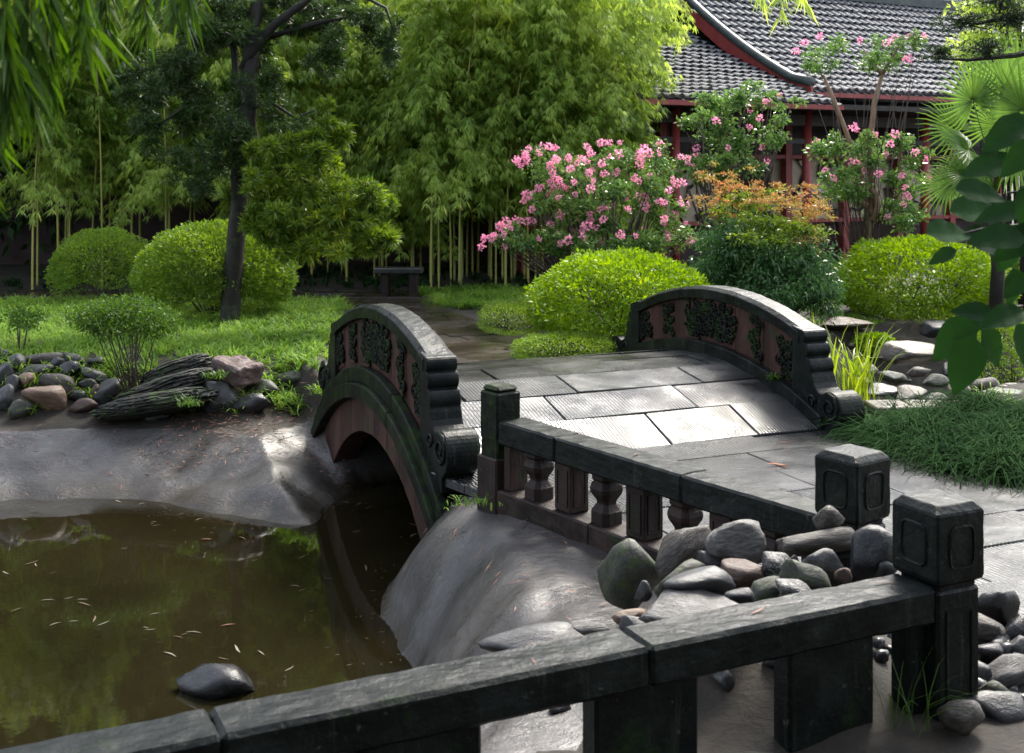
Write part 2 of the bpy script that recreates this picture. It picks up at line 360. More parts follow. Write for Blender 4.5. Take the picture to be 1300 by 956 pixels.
def groundmat():
    m, nt, n, l, b = newmat('ground and pond lining')
    tc = n.new('ShaderNodeTexCoord'); co = tc.outputs['Object']
    at = n.new('ShaderNodeAttribute'); at.attribute_name = 'lining'
    # soil
    f = noise(n, l, co, 5, 6, .7); rs = ramp(n, [(.3, (.008, .007, .005)), (.5, (.02, .016, .011)), (.72, (.045, .034, .024))]); l.new(f, rs.inputs[0])
    # lining: wet trowelled concrete, crumpled
    mp = n.new('ShaderNodeMapping'); mp.inputs['Rotation'].default_value = (0, 0, .5); mp.inputs['Scale'].default_value = (1, 1.5, 1); l.new(co, mp.inputs['Vector'])
    f2 = noise(n, l, co, 2.2, 6, .65, .4); rc = ramp(n, [(.3, (.028, .025, .023)), (.5, (.058, .054, .052)), (.7, (.098, .093, .091))]); l.new(f2, rc.inputs[0])
    f3 = noise(n, l, co, 90, 3, .7); cc = mixc(n, l, .5, rc.outputs[0], mr_col(n, l, f3), 'MULTIPLY')
    vo = n.new('ShaderNodeTexVoronoi'); vo.feature = 'DISTANCE_TO_EDGE'; vo.inputs['Scale'].default_value = 1.1
    wv = n.new('ShaderNodeTexNoise'); wv.inputs['Scale'].default_value = 2.5; wv.inputs['Detail'].default_value = 5; l.new(co, wv.inputs['Vector'])
    va = n.new('ShaderNodeVectorMath'); va.operation = 'MULTIPLY_ADD'; l.new(wv.outputs['Color'], va.inputs[0]); va.inputs[1].default_value = (.9, .9, .9); l.new(co, va.inputs[2]); l.new(va.outputs[0], vo.inputs['Vector'])
    rk = ramp(n, [(0, (.25, .22, .2)), (.012, (1, 1, 1))]); l.new(vo.outputs['Distance'], rk.inputs[0]); cc = mixc(n, l, .8, cc, rk.outputs[0], 'MULTIPLY')
    sx = n.new('ShaderNodeSeparateXYZ'); l.new(co, sx.inputs[0]); fz = noise(n, l, co, 6, 4, .6)
    az = n.new('ShaderNodeMath'); az.operation = 'MULTIPLY_ADD'; l.new(fz, az.inputs[0]); az.inputs[1].default_value = -.12; l.new(sx.outputs['Z'], az.inputs[2])
    rz = ramp(n, [(0, (.28, .24, .16)), (.5, (.55, .48, .36)), (1, (1, 1, 1))]); l.new(mr(n, l, az.outputs[0], ZW - .08, ZW + .06, 0, 1), rz.inputs[0]); cc = mixc(n, l, 1.0, cc, rz.outputs[0], 'MULTIPLY')
    fd = noise(n, l, co, 26, 4, .7); rd = ramp(n, [(.6, (1, 1, 1)), (.68, (.45, .36, .28))]); l.new(fd, rd.inputs[0]); cc = mixc(n, l, .8, cc, rd.outputs[0], 'MULTIPLY')
    fe = noise(n, l, co, 9, 4, .6)
    ad = n.new('ShaderNodeMath'); ad.operation = 'MULTIPLY_ADD'; l.new(fe, ad.inputs[0]); ad.inputs[1].default_value = .5; l.new(at.outputs['Fac'], ad.inputs[2])
    ms = mr(n, l, ad.outputs[0], .7, .8, 0, 1)
    l.new(mixc(n, l, ms, rs.outputs[0], cc), b.inputs['Base Color'])
    f4 = noise(n, l, co, 3, 4, .6); rr = mr(n, l, f4, .35, .65, .22, .46)
    mx = n.new('ShaderNodeMix'); mx.data_type = 'FLOAT'; l.new(ms, mx.inputs[0]); mx.inputs[2].default_value = .85; l.new(rr, mx.inputs[3]); l.new(mx.outputs[0], b.inputs['Roughness'])
    f5 = noise(n, l, mp.outputs[0], 9, 7, .62, 1.6); b1 = n.new('ShaderNodeBump'); b1.inputs['Strength'].default_value = .4; b1.inputs['Distance'].default_value = .02; l.new(f5, b1.inputs['Height'])
    f6 = noise(n, l, co, 60, 4, .7); b2 = n.new('ShaderNodeBump'); b2.inputs['Strength'].default_value = .45; b2.inputs['Distance'].default_value = .007; l.new(f6, b2.inputs['Height'])
    l.new(b1.outputs[0], b2.inputs['Normal']); l.new(b2.outputs[0], b.inputs['Normal'])
    return m
ZW = -.75
M['ground'] = groundmat()
def watermat():
    m, nt, n, l, b = newmat('murky pond water')
    tc = n.new('ShaderNodeTexCoord'); co = tc.outputs['Object']
    f = noise(n, l, co, .8, 4); r = ramp(n, [(.3, (.0085, .007, .003)), (.7, (.0145, .012, .005))]); l.new(f, r.inputs[0]); l.new(r.outputs[0], b.inputs['Base Color'])
    b.inputs['Roughness'].default_value = .03; b.inputs['IOR'].default_value = 1.33; b.inputs['Specular IOR Level'].default_value = .8
    f2 = noise(n, l, co, 3.5, 3, .5); bp = n.new('ShaderNodeBump'); bp.inputs['Strength'].default_value = .05; bp.inputs['Distance'].default_value = .02
    l.new(f2, bp.inputs['Height']); l.new(bp.outputs[0], b.inputs['Normal'])
    return m
M['water'] = watermat()

# ------------------------------------------------------------------ bridge frame
B0 = Vector((-.28, 7.99, 0)); A = Vector((-.386, .922, 0)).normalized(); T = Vector((.922, .386, 0)).normalized()
BANG = math.atan2(T.y, T.x); BW = 3.04; SC = 1.88
def bw(s, t, z=0): return B0 + A * s + T * t + Vector((0, 0, z))
def deckz(s):
    u = s - SC; k = 4.4 ** 2 - u * u
    return max(0.0, .35 - (4.4 - math.sqrt(max(k, 0)))) if abs(u) < 1.75 else 0.0
ZW = -.75
POND = [(-14, 9.2), (-9, 9.4), (-6.5, 9.7), (-4.31, 9.95), (-3.78, 10.08), (-3.15, 10.02), (-2.59, 9.74), (-2.13, 9.46), (-1.81, 9.27), (-1.6, 9.3),
        (-1.5, 9.85), (-1.35, 10.5), (.3, 11.3), (1.7, 11.9), (3.2, 13.0), (5.5, 14.6), (9, 16), (9.5, 14.9), (5.5, 12.9), (3.9, 11.4), (2.6, 9.95), (.6, 9.1),
        (-.45, 8.62), (-.64, 8.75), (-.70, 8.48), (-.84, 7.72), (-.81, 7.42), (-.63, 6.87), (-.54, 6.64), (-.5, 6.1), (-.45, 5.6), (-.5, 5.1), (-.8, 4.5), (-2, 3.9), (-5, 2.6), (-8, 1.2), (-14, 0)]
def ss(x): x = np.clip(x, 0, 1); return x * x * (3 - 2 * x)
def pathleft(y): return -1.70 - .10 * (y - 11.3)
def terrain(x, y):
    x = np.asarray(x, float); y = np.asarray(y, float)
    d = sdist(x, y, POND)
    s = (x - B0.x) * A.x + (y - B0.y) * A.y; t = (x - B0.x) * T.x + (y - B0.y) * T.y
    left = ss((-t - .05) / .3) * ss((y - 8.3) / .8)                       # the far left bank
    soil = np.full(x.shape, -.045)
    lawn = np.where(y > 11.4, ss((pathleft(y) - x - .02) / .2), ss((-t - .15) / .35)) * ss((y - 9.5) / 1.0)
    soil = soil + .145 * lawn
    soil = np.where(y > 17.4, -.045 + .08 * ss((19.9 - y) / -.4), soil)
    right = ss((t - 3.5) / .5) * ss((y - 5.8) / 1.2); soil = soil + right * .05
    back = ss((t - 2.75) / .3) * ss((s - 4.0) / .3) * (y < 17.4); soil = soil + .06 * back
    ww = .62 + .28 * left
    top = -.35 * left + (-.07) * (1 - left)
    q = np.clip(d / ww, 0, 1); prof = np.sin(q * math.pi / 2) * (1 - left) + q ** 1.1 * left
    z = ZW + (top - ZW) * prof
    z = np.where(d > ww, top + (soil - top) * ss((d - ww) / (1.15 * left + .12)), z)
    z = np.where(d < 0, ZW - .3 * np.clip(-d / .8, 0, 1), z)
    z = z + .35 * np.exp(-(((x - 1.02) / .36) ** 2 + ((y - 4.85) / .36) ** 2) / 2 * 1.0)
    z = z + .12 * np.exp(-(((x - 2.1) / .3) ** 2 + ((y - 4.75) / .35) ** 2) / 2)
    return z, d, ww
def tz(x, y): return float(terrain(np.array([x]), np.array([y]))[0][0])
def make_ground():
    fx = np.concatenate([np.arange(-9, -4.6, .08), np.arange(-4.6, 2.0, .035), np.arange(2.0, 7.001, .08)]); fy = np.concatenate([np.arange(1.4, 4.4, .08), np.arange(4.4, 11.6, .035), np.arange(11.6, 17.5, .08)])
    xs = np.concatenate([[-300, -120, -60, -35, -22, -16, -13, -11, -10], fx, [7.6, 8.5, 9.5, 11, 13, 16, 22, 35, 60, 120, 300]])
    ys = np.concatenate([[-300, -120, -40, -15, -5, -1, 0, .7], fy, [17.8, 18.2, 18.8, 19.4, 20, 21, 23, 26, 30, 40, 70, 150, 400]])
    X, Y = np.meshgrid(xs, ys); Z, D, WW = terrain(X, Y)
    nz = np.array([mn.noise(Vector((a * 3, b * 3, 0))) for a, b in zip(X.ravel(), Y.ravel())]).reshape(X.shape)
    Z = Z + nz * .012 * (D > 0) + nz * .05 * np.exp(-((D - .3) / .35) ** 2) * (X > -9)
    n, m = X.shape; idx = np.arange(n * m).reshape(n, m)
    Q = np.stack([idx[:-1, :-1], idx[:-1, 1:], idx[1:, 1:], idx[1:, :-1]], -1).reshape(-1, 4)
    V = np.stack([X, Y, Z], -1).reshape(-1, 3); lin = np.clip(1 - (D - WW + .12) / .25, 0, 1)
    lin = np.where((X > -1.0) & (Y < 8.6), np.clip(lin + np.clip(1 - (D - WW - .9) / .3, 0, 1), 0, 1), lin); lin = np.where(((X - 1.553) * -.434 + (Y - 4.36) * .901 < np.where(X > -.1, .5, .1)), 0, lin); lin = np.where((X > 2.6) & (Y > 9.5), lin * .0, lin).ravel()
    dq = D.ravel()[Q].mean(1); xq = V[:, 0][Q].mean(1)
    bank = (dq < .95) & (xq < 2.6)
    for name, sel in (('ground', ~bank), ('pond_bank', bank)):
        q = Q[sel]; u, inv = np.unique(q.ravel(), return_inverse=True)
        o = quads(name, V[u], inv.reshape(-1, 4), M['ground'], smooth=True)
        a = o.data.attributes.new('lining', 'FLOAT', 'POINT'); a.data.foreach_set('value', lin[u].astype(np.float32))
        tag(o, kind='structure')
make_ground()
mb = MB(); mb.add([(-14, 0, ZW), (10, 0, ZW), (10, 16.5, ZW), (-14, 16.5, ZW)], [(0, 1, 2, 3)])
tag(mb.build('pond_water', M['water']), kind='structure')

# ------------------------------------------------------------------ slabs
def clip_half(poly, nx, ny, c):      # keep nx*x+ny*y<c
    out = []
    for i in range(len(poly)):
        p, q = poly[i], poly[(i + 1) % len(poly)]
        a, b = nx * p[0] + ny * p[1] - c, nx * q[0] + ny * q[1] - c
        if a <= 0: out.append(p)
        if (a < 0) != (b < 0) and abs(a - b) > 1e-9:
            k = a / (a - b); out.append((p[0] + (q[0] - p[0]) * k, p[1] + (q[1] - p[1]) * k))
    return out
def slab(poly, zf, mat, parent, name='paving_slab', th=.06, ang=BANG):
    if len(poly) < 3: return
    cx = sum(p[0] for p in poly) / len(poly); cy = sum(p[1] for p in poly) / len(poly)
    r = min(math.hypot(p[0] - cx, p[1] - cy) for p in poly)
    if r < .08: return
    h = random.uniform(-.005, .006); tx, ty = random.uniform(-.012, .012), random.uniform(-.012, .012)
    V = []; n = len(poly); f = 1 - .007 / r
    zc = zf(cx, cy)
    for k, (sc, dz) in enumerate(((1, -th), (1, -.007), (f, 0))):
        for x, y in poly:
            X = cx + (x - cx) * sc; Y = cy + (y - cy) * sc
            V.append((X, Y, zf(x, y) + dz + h + tx * (x - cx) + ty * (y - cy)))
    Fc = [tuple(range(n))[::-1], tuple(2 * n + k for k in range(n))]
    for a in (0, 1):
        for k in range(n): k2 = (k + 1) % n; Fc.append((a * n + k, a * n + k2, (a + 1) * n + k2, (a + 1) * n + k))
    ca, sa = math.cos(-ang), math.sin(-ang); me = bpy.data.meshes.new(name)
    L = [((x - cx) * ca - (y - cy) * sa, (x - cx) * sa + (y - cy) * ca, z - zc) for x, y, z in V]
    me.from_pydata(L, [], Fc); me.update()
    o = link(name, me, parent, (cx, cy, zc), mat); o.rotation_euler = (0, 0, ang); return o
def srow(s0, s1, t0, t1, lens, zf, mat, parent, clips=(), name='paving_slab', off=0, g=.0035, th=.06):
    t = t0 + off
    tt = [t0] + ([t] if off else [])
    while t < t1 - .35: t += random.uniform(*lens); tt.append(min(t, t1))
    if tt[-1] < t1: tt.append(t1)
    for a, b in zip(tt[:-1], tt[1:]):
        if b - a < .1: continue
        pl = [bw(s0 + g, a + g), bw(s1 - g, a + g), bw(s1 - g, b - g), bw(s0 + g, b - g)]; pl = [(p.x, p.y) for p in pl][::-1]
        for c in clips: pl = clip_half(pl, *c)
        if len(pl) >= 3: slab(pl, zf, mat, parent, name, th=th)
pav = bpy.data.objects.new('pavement', None); COL.objects.link(pav); ORG[pav.name] = Vector((0, 0, 0)); tag(pav, kind='structure')
flat = lambda x, y: 0.0
RN = Vector((-.807, -.59)); RC = RN.x * -.10 + RN.y * 7.30 - .06
s = .17; k = 0
while s > -4.6:
    d = random.choice([.40, .44, .48]); srow(s - d, s, -1.6, 6.5, (.8, 1.35), flat, M['slab'], pav, [(RN.x, RN.y, RC), (.13, -1, -5.08)], off=random.uniform(.3, .9)); s -= d
path = bpy.data.objects.new('garden_path', None); COL.objects.link(path); ORG[path.name] = Vector((0, 0, 0)); tag(path, kind='structure')
s = 3.60
while s < 9.4:
    d = random.choice([.36, .42, .5]); srow(s, s + d, -.1, 2.75 + .1 * max(0, s - 5), (.55, 1.1), flat, M['path'], path, [(0, 1, 17.9), (-1, -.10, 1.70 - 1.13)], off=random.uniform(.2, .6)); s += d
y = 17.92
while y < 19.6:
    x = -9 + random.uniform(0, .5)
    while x < 1.2:
        w = random.uniform(.6, 1.0); g = .005
        slab([(x + g, y + g), (x + w - g, y + g), (x + w - g, y + .5 - g), (x + g, y + .5 - g)], flat, M['path'], path, ang=0); x += w
    y += .5

# ------------------------------------------------------------------ the arched bridge
bridge = root('arched_bridge', bw(SC, BW / 2), 'humpbacked stone bridge with carved arched parapets over the pond inlet', 'bridge')
def dz2(x, y): s = (x - B0.x) * A.x + (y - B0.y) * A.y; return deckz(s)
s = .17; k = 0; rows = [.17, .60, 1.02, 1.45, 1.88, 2.31, 2.74, 3.17, 3.6]
for k in range(8):
    srow(rows[k], rows[k + 1], 0, BW, (.75, 1.25), dz2, M['slab'], bridge, name='deck_slab', off=[.55, 1.0, .35, .8, .5, .9, .4, .7][k], th=.09, g=.0045)
KU = {}
def bu(ctr, u, t, z): return bw(ctr + u * KU.get(round(ctr, 3), 1.0), t, z)
def strip(mb, us, zt, zb, t0, t1, ctr):
    """solid running along the bridge: us positions, top and bottom curves, sides t0,t1"""
    V = []; Fc = []; n = len(us)
    for u in us:
        a, b = zt(u), zb(u)
        for t, z in ((t0, b), (t1, b), (t1, a), (t0, a)): V.append(bu(ctr, u, t, z))
    for i in range(n - 1):
        for k in range(4):
            k2 = (k + 1) % 4; Fc.append((i * 4 + k, i * 4 + k2, (i + 1) * 4 + k2, (i + 1) * 4 + k))
    Fc.append((3, 2, 1, 0)); e = (n - 1) * 4; Fc.append((e, e + 1, e + 2, e + 3))
    mb.add(V, Fc)
def lin(a, b, n): return [a + (b - a) * k / (n - 1) for k in range(n)]
def arc(R_, z0): return lambda u: z0 - (R_ - math.sqrt(max(R_ * R_ - u * u, .0)))
ztop = lambda u: .97 - .132 * u * u - .03 * u
zc2 = lambda u: ztop(u) - .115
zmt = lambda u: arc(4.3, .46)(u)
zmb = lambda u: arc(4.3, .34)(u)
zm1 = arc(3.0, .20)
zop = arc(2.1, -.07)
def spiral(mb, c, r, ax, az, turns=1.6, rad=.012, sgn=1, ph=0, nrml=None):
    pts = []; rr = []
    N = 15
    for i in range(N):
        f = i / (N - 1); a = ph + sgn * f * turns * 2 * math.pi; q = r * (1 - .85 * f)
        pts.append(c + ax * (q * math.cos(a)) + az * (q * math.sin(a))); rr.append(rad * (1 - .35 * f))
    mb.tube(pts, rr, 5)
def relief(mb, u0, u1, z0, z1, t, ctr, n, r, seed):
    rr = random.Random(seed); Z = Vector((0, 0, 1)); pts = []
    tries = 0
    while len(pts) < n and tries < 3000:
        tries += 1; u = rr.uniform(u0 + r * .7, u1 - r * .7); f = rr.random(); z = z0(u) + r * .8 + f * (z1(u) - z0(u) - 1.6 * r)
        if all(math.hypot(u - a, z - b) > 1.25 * r for a, b in pts): pts.append((u, z))
    for u, z in pts:
        k = r * rr.uniform(.8, 1.15)
        spiral(mb, bu(ctr, u, t, z), k, A, Z, rr.uniform(1.2, 1.9), k * .28, rr.choice((-1, 1)), rr.uniform(0, 6))
        a = rr.uniform(0, 6.28)
        mb.tube([bu(ctr, u, t, z) + (A * math.cos(a) + Z * math.sin(a)) * k, bu(ctr, u, t, z) + (A * math.cos(a + .5) + Z * math.sin(a + .5)) * k * 1.5, bu(ctr, u, t, z) + (A * math.cos(a + 1.1) + Z * math.sin(a + 1.1)) * k * 1.55], [k * .22, k * .2, k * .08], 5)
def endpiece(mb, sg, t0, t1, ctr):
    """stacked rolls, sweep and scroll at a parapet's end; sg -1 near end, +1 far end"""
    dz = -.03 * sg * 1.45
    prof = [(1.30, -.12), (1.30, ztop(sg * 1.3) - .01 - dz), (1.40, ztop(sg * 1.4) + .005 - dz)]
    def lobe(cx, cz, r, a0, a1, n=7):
        for k in range(n):
            a = R(a0 + (a1 - a0) * k / (n - 1)); prof.append((cx + r * math.cos(a), cz + r * math.sin(a)))
    lobe(1.425, .66, .052, 80, -55, 8)
    lobe(1.45, .56, .062, 52, -52, 8)
    lobe(1.465, .43, .09, 52, -20, 9)
    prof += [(1.568, .37), (1.585, .325), (1.612, .29), (1.65, .268), (1.69, .262)]
    lobe(1.79, .15, .145, 118, -60, 18)
    prof += [(1.80, -.02), (1.80, -.12)]
    n = len(prof); V = []
    for t in (t0, t1):
        for e, z in prof: V.append(bu(ctr, sg * e, t, z + dz * max(0, (z - .1) / .7)))
    Fc = [tuple(range(n)), tuple(range(n, 2 * n))[::-1]]
    for k in range(n): k2 = (k + 1) % n; Fc.append((k, k + n, k2 + n, k2))
    mb.add(V, Fc)
def parapet(ctr, tin, tout, side, label):
    """side +1: the right one (inner face towards smaller t)"""
    lo, hi = min(tin, tout), max(tin, tout)
    mb = MB(); U = lin(-1.32, 1.32, 25)
    strip(mb, U, lambda u: zc2(u) + .01, lambda u: zmb(u) - .2, lo + .035, hi - .035, ctr)
    par = mb.build('parapet', M['red'], bridge); par['label'] = label
    cuts = [-1.40, -.46, .5, 1.40]
    for a, b in zip(cuts[:-1], cuts[1:]):
        mb = MB(); us = lin(a + .003, b - .003, 12); V = []; Fc = []
        sec = [(lo - .012, 0), (lo - .012, .085), (lo + .03, .112), (hi - .03, .112), (hi + .012, .085), (hi + .012, 0)]
        for u in us:
            for t, z in sec: V.append(bu(ctr, u, t, zc2(u) + z))
        for i in range(11):
            for k in range(6): k2 = (k + 1) % 6; Fc.append((i * 6 + k, i * 6 + k2, i * 6 + 6 + k2, i * 6 + 6 + k))
        Fc += [tuple(range(6))[::-1], tuple(66 + k for k in range(6))]
        mb.add(V, Fc); wear(mb.build('coping_stone', M['dark'], par, bevel=.006), .012, .1, 2)
    for sg in (-1, 1):
        mb = MB(); endpiece(mb, sg, lo - .005, hi + .005, ctr); o = mb.build('end_scroll', M['dark'], par, bevel=.01)
        for t in (lo - .008, hi + .008):
            mb = MB(); spiral(mb, bu(ctr, sg * 1.79, t, .145 - .03 * sg), .118, A * sg, Vector((0, 0, 1)), 1.7, .017, -1, 1.8); mb.build('scroll_carving', M['dark'], o, smooth=True)
            mb = MB(); spiral(mb, bu(ctr, sg * 1.56, t, .19), .06, A * sg, Vector((0, 0, 1)), 1.4, .014, 1, 0); mb.build('scroll_carving', M['dark'], o, smooth=True)
    # the carved faces, dividers and cloud reliefs on both sides
    for t, q in ((lo + .03, -1), (hi - .03, 1)):
        for (u0, u1, n, r, kind) in ((-1.38, -1.08, 16, .048, 'r'), (-.84, -.64, 10, .042, 'r'), (-.42, .44, 40, .052, 'r'), (.64, .84, 10, .042, 'r'), (1.08, 1.38, 16, .048, 'r')):
            mb = MB(); strip(mb, lin(u0, u1, 6), lambda u: zc2(u) - .012, lambda u: zmt(u) + .008, min(t, t - q * .01), max(t, t + q * .012) if q > 0 else max(t - .012, t + .01), ctr)
            pn = mb.build('relief_panel', M['red'], par)
            mb = MB(); relief(mb, u0, u1, lambda u: zmt(u) + .02, lambda u: zc2(u) - .02, t + q * .012, ctr, n, r, int(abs(u0) * 100) + n + (q > 0))
            mb.build('cloud_carving', M['darkmoss'], pn, smooth=True)
    return par
CL = SC - .26; KU[round(CL, 3)] = .92
parR = parapet(SC, BW, BW + .22, 1, 'right parapet with cloud carvings, its inner face towards the deck')
parL = parapet(CL, 0, -.22, -1, 'left parapet standing over the arch opening')
# mouldings along the deck
for ctr, t0, t1, nm in ((SC, BW - .045, BW + .03, 'r'), (SC, BW + .19, BW + .27, 'r'), (CL, -.03, .045, 'l')):
    mb = MB(); strip(mb, lin(-1.72, 1.72, 33), lambda u: max(zmt(u), -.02) if nm else 0, lambda u: zmb(u) - .12, t0, t1, ctr)
    mb.build('deck_moulding', M['dark'], bridge, bevel=.01)
for ctr, t0, q in ((CL, -.22, -1), (SC, BW + .22, 1)):
    for (za, zb2, pr, mt) in ((lambda u: arc(3.05, .455)(u), lambda u: arc(3.05, .455)(u) - .13, .045, 'darkmoss'), (lambda u: arc(3.05, .325)(u), lambda u: arc(3.0, .20)(u), .085, 'darkmoss')):
        for a, b in ((-2.0, -.7), (-.7, .62), (.62, 2.1)):
            mb = MB(); tt = sorted((t0 + q * pr, t0 - q * .03)); strip(mb, lin(a + .003, b - .003, 14), za, zb2, tt[0], tt[1], ctr)
            mb.build('arch_moulding', M[mt], bridge, bevel=.012)
    cu = [-2.1, -1.62, -1.18, -.8, -.42, -.06, .3, .68, 1.08, 1.5, 2.1]
    for a, b in zip(cu[:-1], cu[1:]):
        mb = MB(); us = lin(a + .002, b - .002, 9); tt = sorted((t0 + q * .004, t0 - q * .2))
        def bot(u):
            return zop(u) if abs(u) < 1.55 else -1.25
        if abs(a) < 1.56 and abs(b) > 1.56 or abs(a) > 1.56 and abs(b) < 1.56:
            e = math.copysign(1.56, a); us = sorted(set([u for u in us] + [e - .002, e + .002]))
        strip(mb, us, lambda u: zm1(u) - .001, lambda u: zop(u) if abs(u) < 1.56 else -1.25, tt[0], tt[1], ctr)
        wear(mb.build('voussoir', M['red'], bridge, bevel=.004), .012, .15, 2)
# barrel of the arch and its side walls
mb = MB(); CB = (CL + SC) / 2
strip(mb, lin(-1.75, 1.75, 25), lambda u: arc(4.3, .22)(u), lambda u: zop(u) + .02 if abs(u) < 1.58 else -1.25, -.03, BW + .03, CB)
mb.build('arch_barrel', M['dark'], bridge)
# tiny weeds in the deck edge
# ------------------------------------------------------------------ balustrades
class Fr:      # frame along a railing: l along, w inward, z up
    def __init__(s, o, d, inward): s.o = Vector((*o, 0)); s.d = Vector((*d, 0)).normalized(); s.i = Vector((*inward, 0)).normalized(); s.M = Matrix((s.d, s.i, (0, 0, 1))).transposed().to_3x3() if False else Matrix(((s.d.x, s.i.x, 0), (s.d.y, s.i.y, 0), (0, 0, 1)))
    def p(s, l, w, z): return s.o + s.d * l + s.i * w + Vector((0, 0, z))
    def box(s, mb, l0, l1, w0, w1, z0, z1, ch=0): mb.box(s.p((l0 + l1) / 2, (w0 + w1) / 2, (z0 + z1) / 2), (l1 - l0, w1 - w0, z1 - z0), s.M, ch)
def capped_post(fr, l, w, par, h=.8, sz=.235, base=-.35, lean=0):
    mb = MB(); a = sz / 2; sh = a * .9
    fr.box(mb, l - sh, l + sh, w - sh, w + sh, base, h - .315, .012)
    po = mb.build('post', M['dark'], par, bevel=0)
    mb = MB(); V = []
    def ring(r, z, c): # square ring with cut corners
        out = []
        for (x, y) in ((1, c), (c, 1), (-c, 1), (-1, c), (-1, -c), (-c, -1), (c, -1), (1, -c)):
            out.append(fr.p(l + x * r, w + y * r, z))
        return out
    prof = [(a * .82, h - .325, .9), (a * .82, h - .30, .9), (a * .96, h - .285, .93), (a, h - .27, .93), (a * 1.0, h - .035, .93), (a * .97, h - .025, .92), (a * .80, h - .003, .88), (a * .76, h, .88)]
    for r, z, c in prof: V += ring(r, z, c)
    Fc = [tuple(range(8))[::-1], tuple((len(prof) - 1) * 8 + k for k in range(8))]
    for i in range(len(prof) - 1):
        for k in range(8): k2 = (k + 1) % 8; Fc.append((i * 8 + k, i * 8 + k2, (i + 1) * 8 + k2, (i + 1) * 8 + k))
    mb.add(V, Fc); cap = wear(mb.build('post_cap', M['dark'], po), .006, .06, 3)
    # raised frame round the sunken panel on every face
    mb = MB(); zc = h - .155
    for (ax, sg) in ((0, 1), (0, -1), (1, 1), (1, -1)):
        pts = []
        for k in range(16):
            t = 2 * math.pi * k / 16; x = .062 * math.copysign(abs(math.cos(t)) ** .45, math.cos(t)); z = .078 * math.copysign(abs(math.sin(t)) ** .45, math.sin(t))
            pts.append(fr.p(l + sg * (a + .001), w + x, zc + z) if ax == 0 else fr.p(l + x, w + sg * (a + .001), zc + z))
        pts.append(pts[0]); mb.tube(pts, .006, 4, False)
    mb.build('panel_rim', M['dark'], cap)
    mb = MB()
    for (ax, sg) in ((0, 1), (1, -1), (1, 1)):
        z1 = h - .40; 
        for x0, x1, z0, z2 in ((-.068, .068, z1, z1 + .012), (-.068, -.056, -.2, z1), (.056, .068, -.2, z1)):
            if ax == 0: fr.box(mb, l + sh - .002, l + sh + .006, w + x0, w + x1, z0, z2)
            elif sg < 0: fr.box(mb, l + x0, l + x1, w - sh - .006, w - sh + .002, z0, z2)
            else: fr.box(mb, l + x0, l + x1, w + sh - .002, w + sh + .006, z0, z2)
    mb.build('shaft_rim', M['dark'], po)
    return po
def vase(mb, fr, l, w, z0, z1, a=.075):
    H = z1 - z0; V = []; prof = [(1, 0), (1, .26), (.92, .28), (.62, .40), (.66, .46), (1.02, .62), (1.08, .70), (1.0, .78), (.8, .84), (.95, .9), (.95, 1)]
    for r, f in prof:
        r *= a
        for x, y in ((1, .62), (.62, 1), (-.62, 1), (-1, .62), (-1, -.62), (-.62, -1), (.62, -1), (1, -.62)): V.append(fr.p(l + x * r, w + y * r, z0 + f * H))
    n = len(prof); Fc = [tuple(range(8))[::-1], tuple((n - 1) * 8 + k for k in range(8))]
    for i in range(n - 1):
        for k in range(8): k2 = (k + 1) % 8; Fc.append((i * 8 + k, i * 8 + k2, (i + 1) * 8 + k2, (i + 1) * 8 + k))
    mb.add(V, Fc)
f1 = Fr((-.10, 7.30), (.59, -.807), (.807, .59))
bal = root('stone_balustrade', f1.p(1.3, .1, 0), 'low stone balustrade with vase-shaped balusters running from the bridge to the rock pile', 'balustrade')
capped_post(f1, 2.60, .1, bal)
mb = MB()   # far post: plain square, with a curved bracket
f1.box(mb, -.165, .015, .0, .175, -.1, .40, .01); f1.box(mb, -.17, .02, -.005, .18, .36, .665, .012); f1.box(mb, -.16, .01, .005, .17, .66, .70, .018)
wear(mb.build('post', M['darkmoss'], bal), .012, .08, 3)
mb = MB(); f1.box(mb, -.19, .022, -.015, .19, -.45, .26, .01); wear(mb.build('post_shaft', M['redd'], bal), .012, .08, 3)
for a, b in ((.02, .58), (.583, 1.62), (1.623, 2.50)):
    mb = MB(); f1.box(mb, a, b, 0, .2, .353, .5, .012); wear(mb.build('handrail', M['dark'], bal), .012, .09, 4)
for a, b in ((.02, .9), (.903, 1.9), (1.903, 2.50)):
    mb = MB(); f1.box(mb, a, b, -.01, .21, -.22, .075, .01); wear(mb.build('sill', M['redd'], bal), .02, .12, 4)
for l in (.075, .62, 1.24, 1.86, 2.44):
    mb = MB(); h = .035 if l < .1 else .075; f1.box(mb, l - h - .003, l + h, .03, .17, .073, .355, .008)
    if l > .1:
        for x0, x1, z0, z1 in ((-.05, .05, .31, .318), (-.05, .05, .11, .118), (-.05, -.042, .118, .31), (.042, .05, .118, .31)):
            f1.box(mb, l + x0, l + x1, .024, .032, z0, z1)
        for x0, x1, z0, z1 in ((.055, .145, .31, .318), (.055, .145, .11, .118), (.055, .063, .118, .31), (.137, .145, .118, .31)):
            f1.box(mb, l + h - .002, l + h + .005, x0, x1, z0, z1)
    wear(mb.build('block_baluster', M['redd'], bal), .007, .06, 2)
for l in (.31, .93, 1.55, 2.17):
    mb = MB(); vase(mb, f1, l, .1, .073, .355); mb.build('vase_baluster', M['redd'], bal, bevel=.003)
f2 = Fr((1.553, 4.36), (-.901, -.434), (-.434, .901))
bal2 = root('stone_balustrade', f2.p(1.3, .1, 0), 'nearest stone railing, its wide wet handrail running down left from the near post', 'balustrade')
capped_post(f2, -.125, .1, bal2, h=.8, sz=.24)
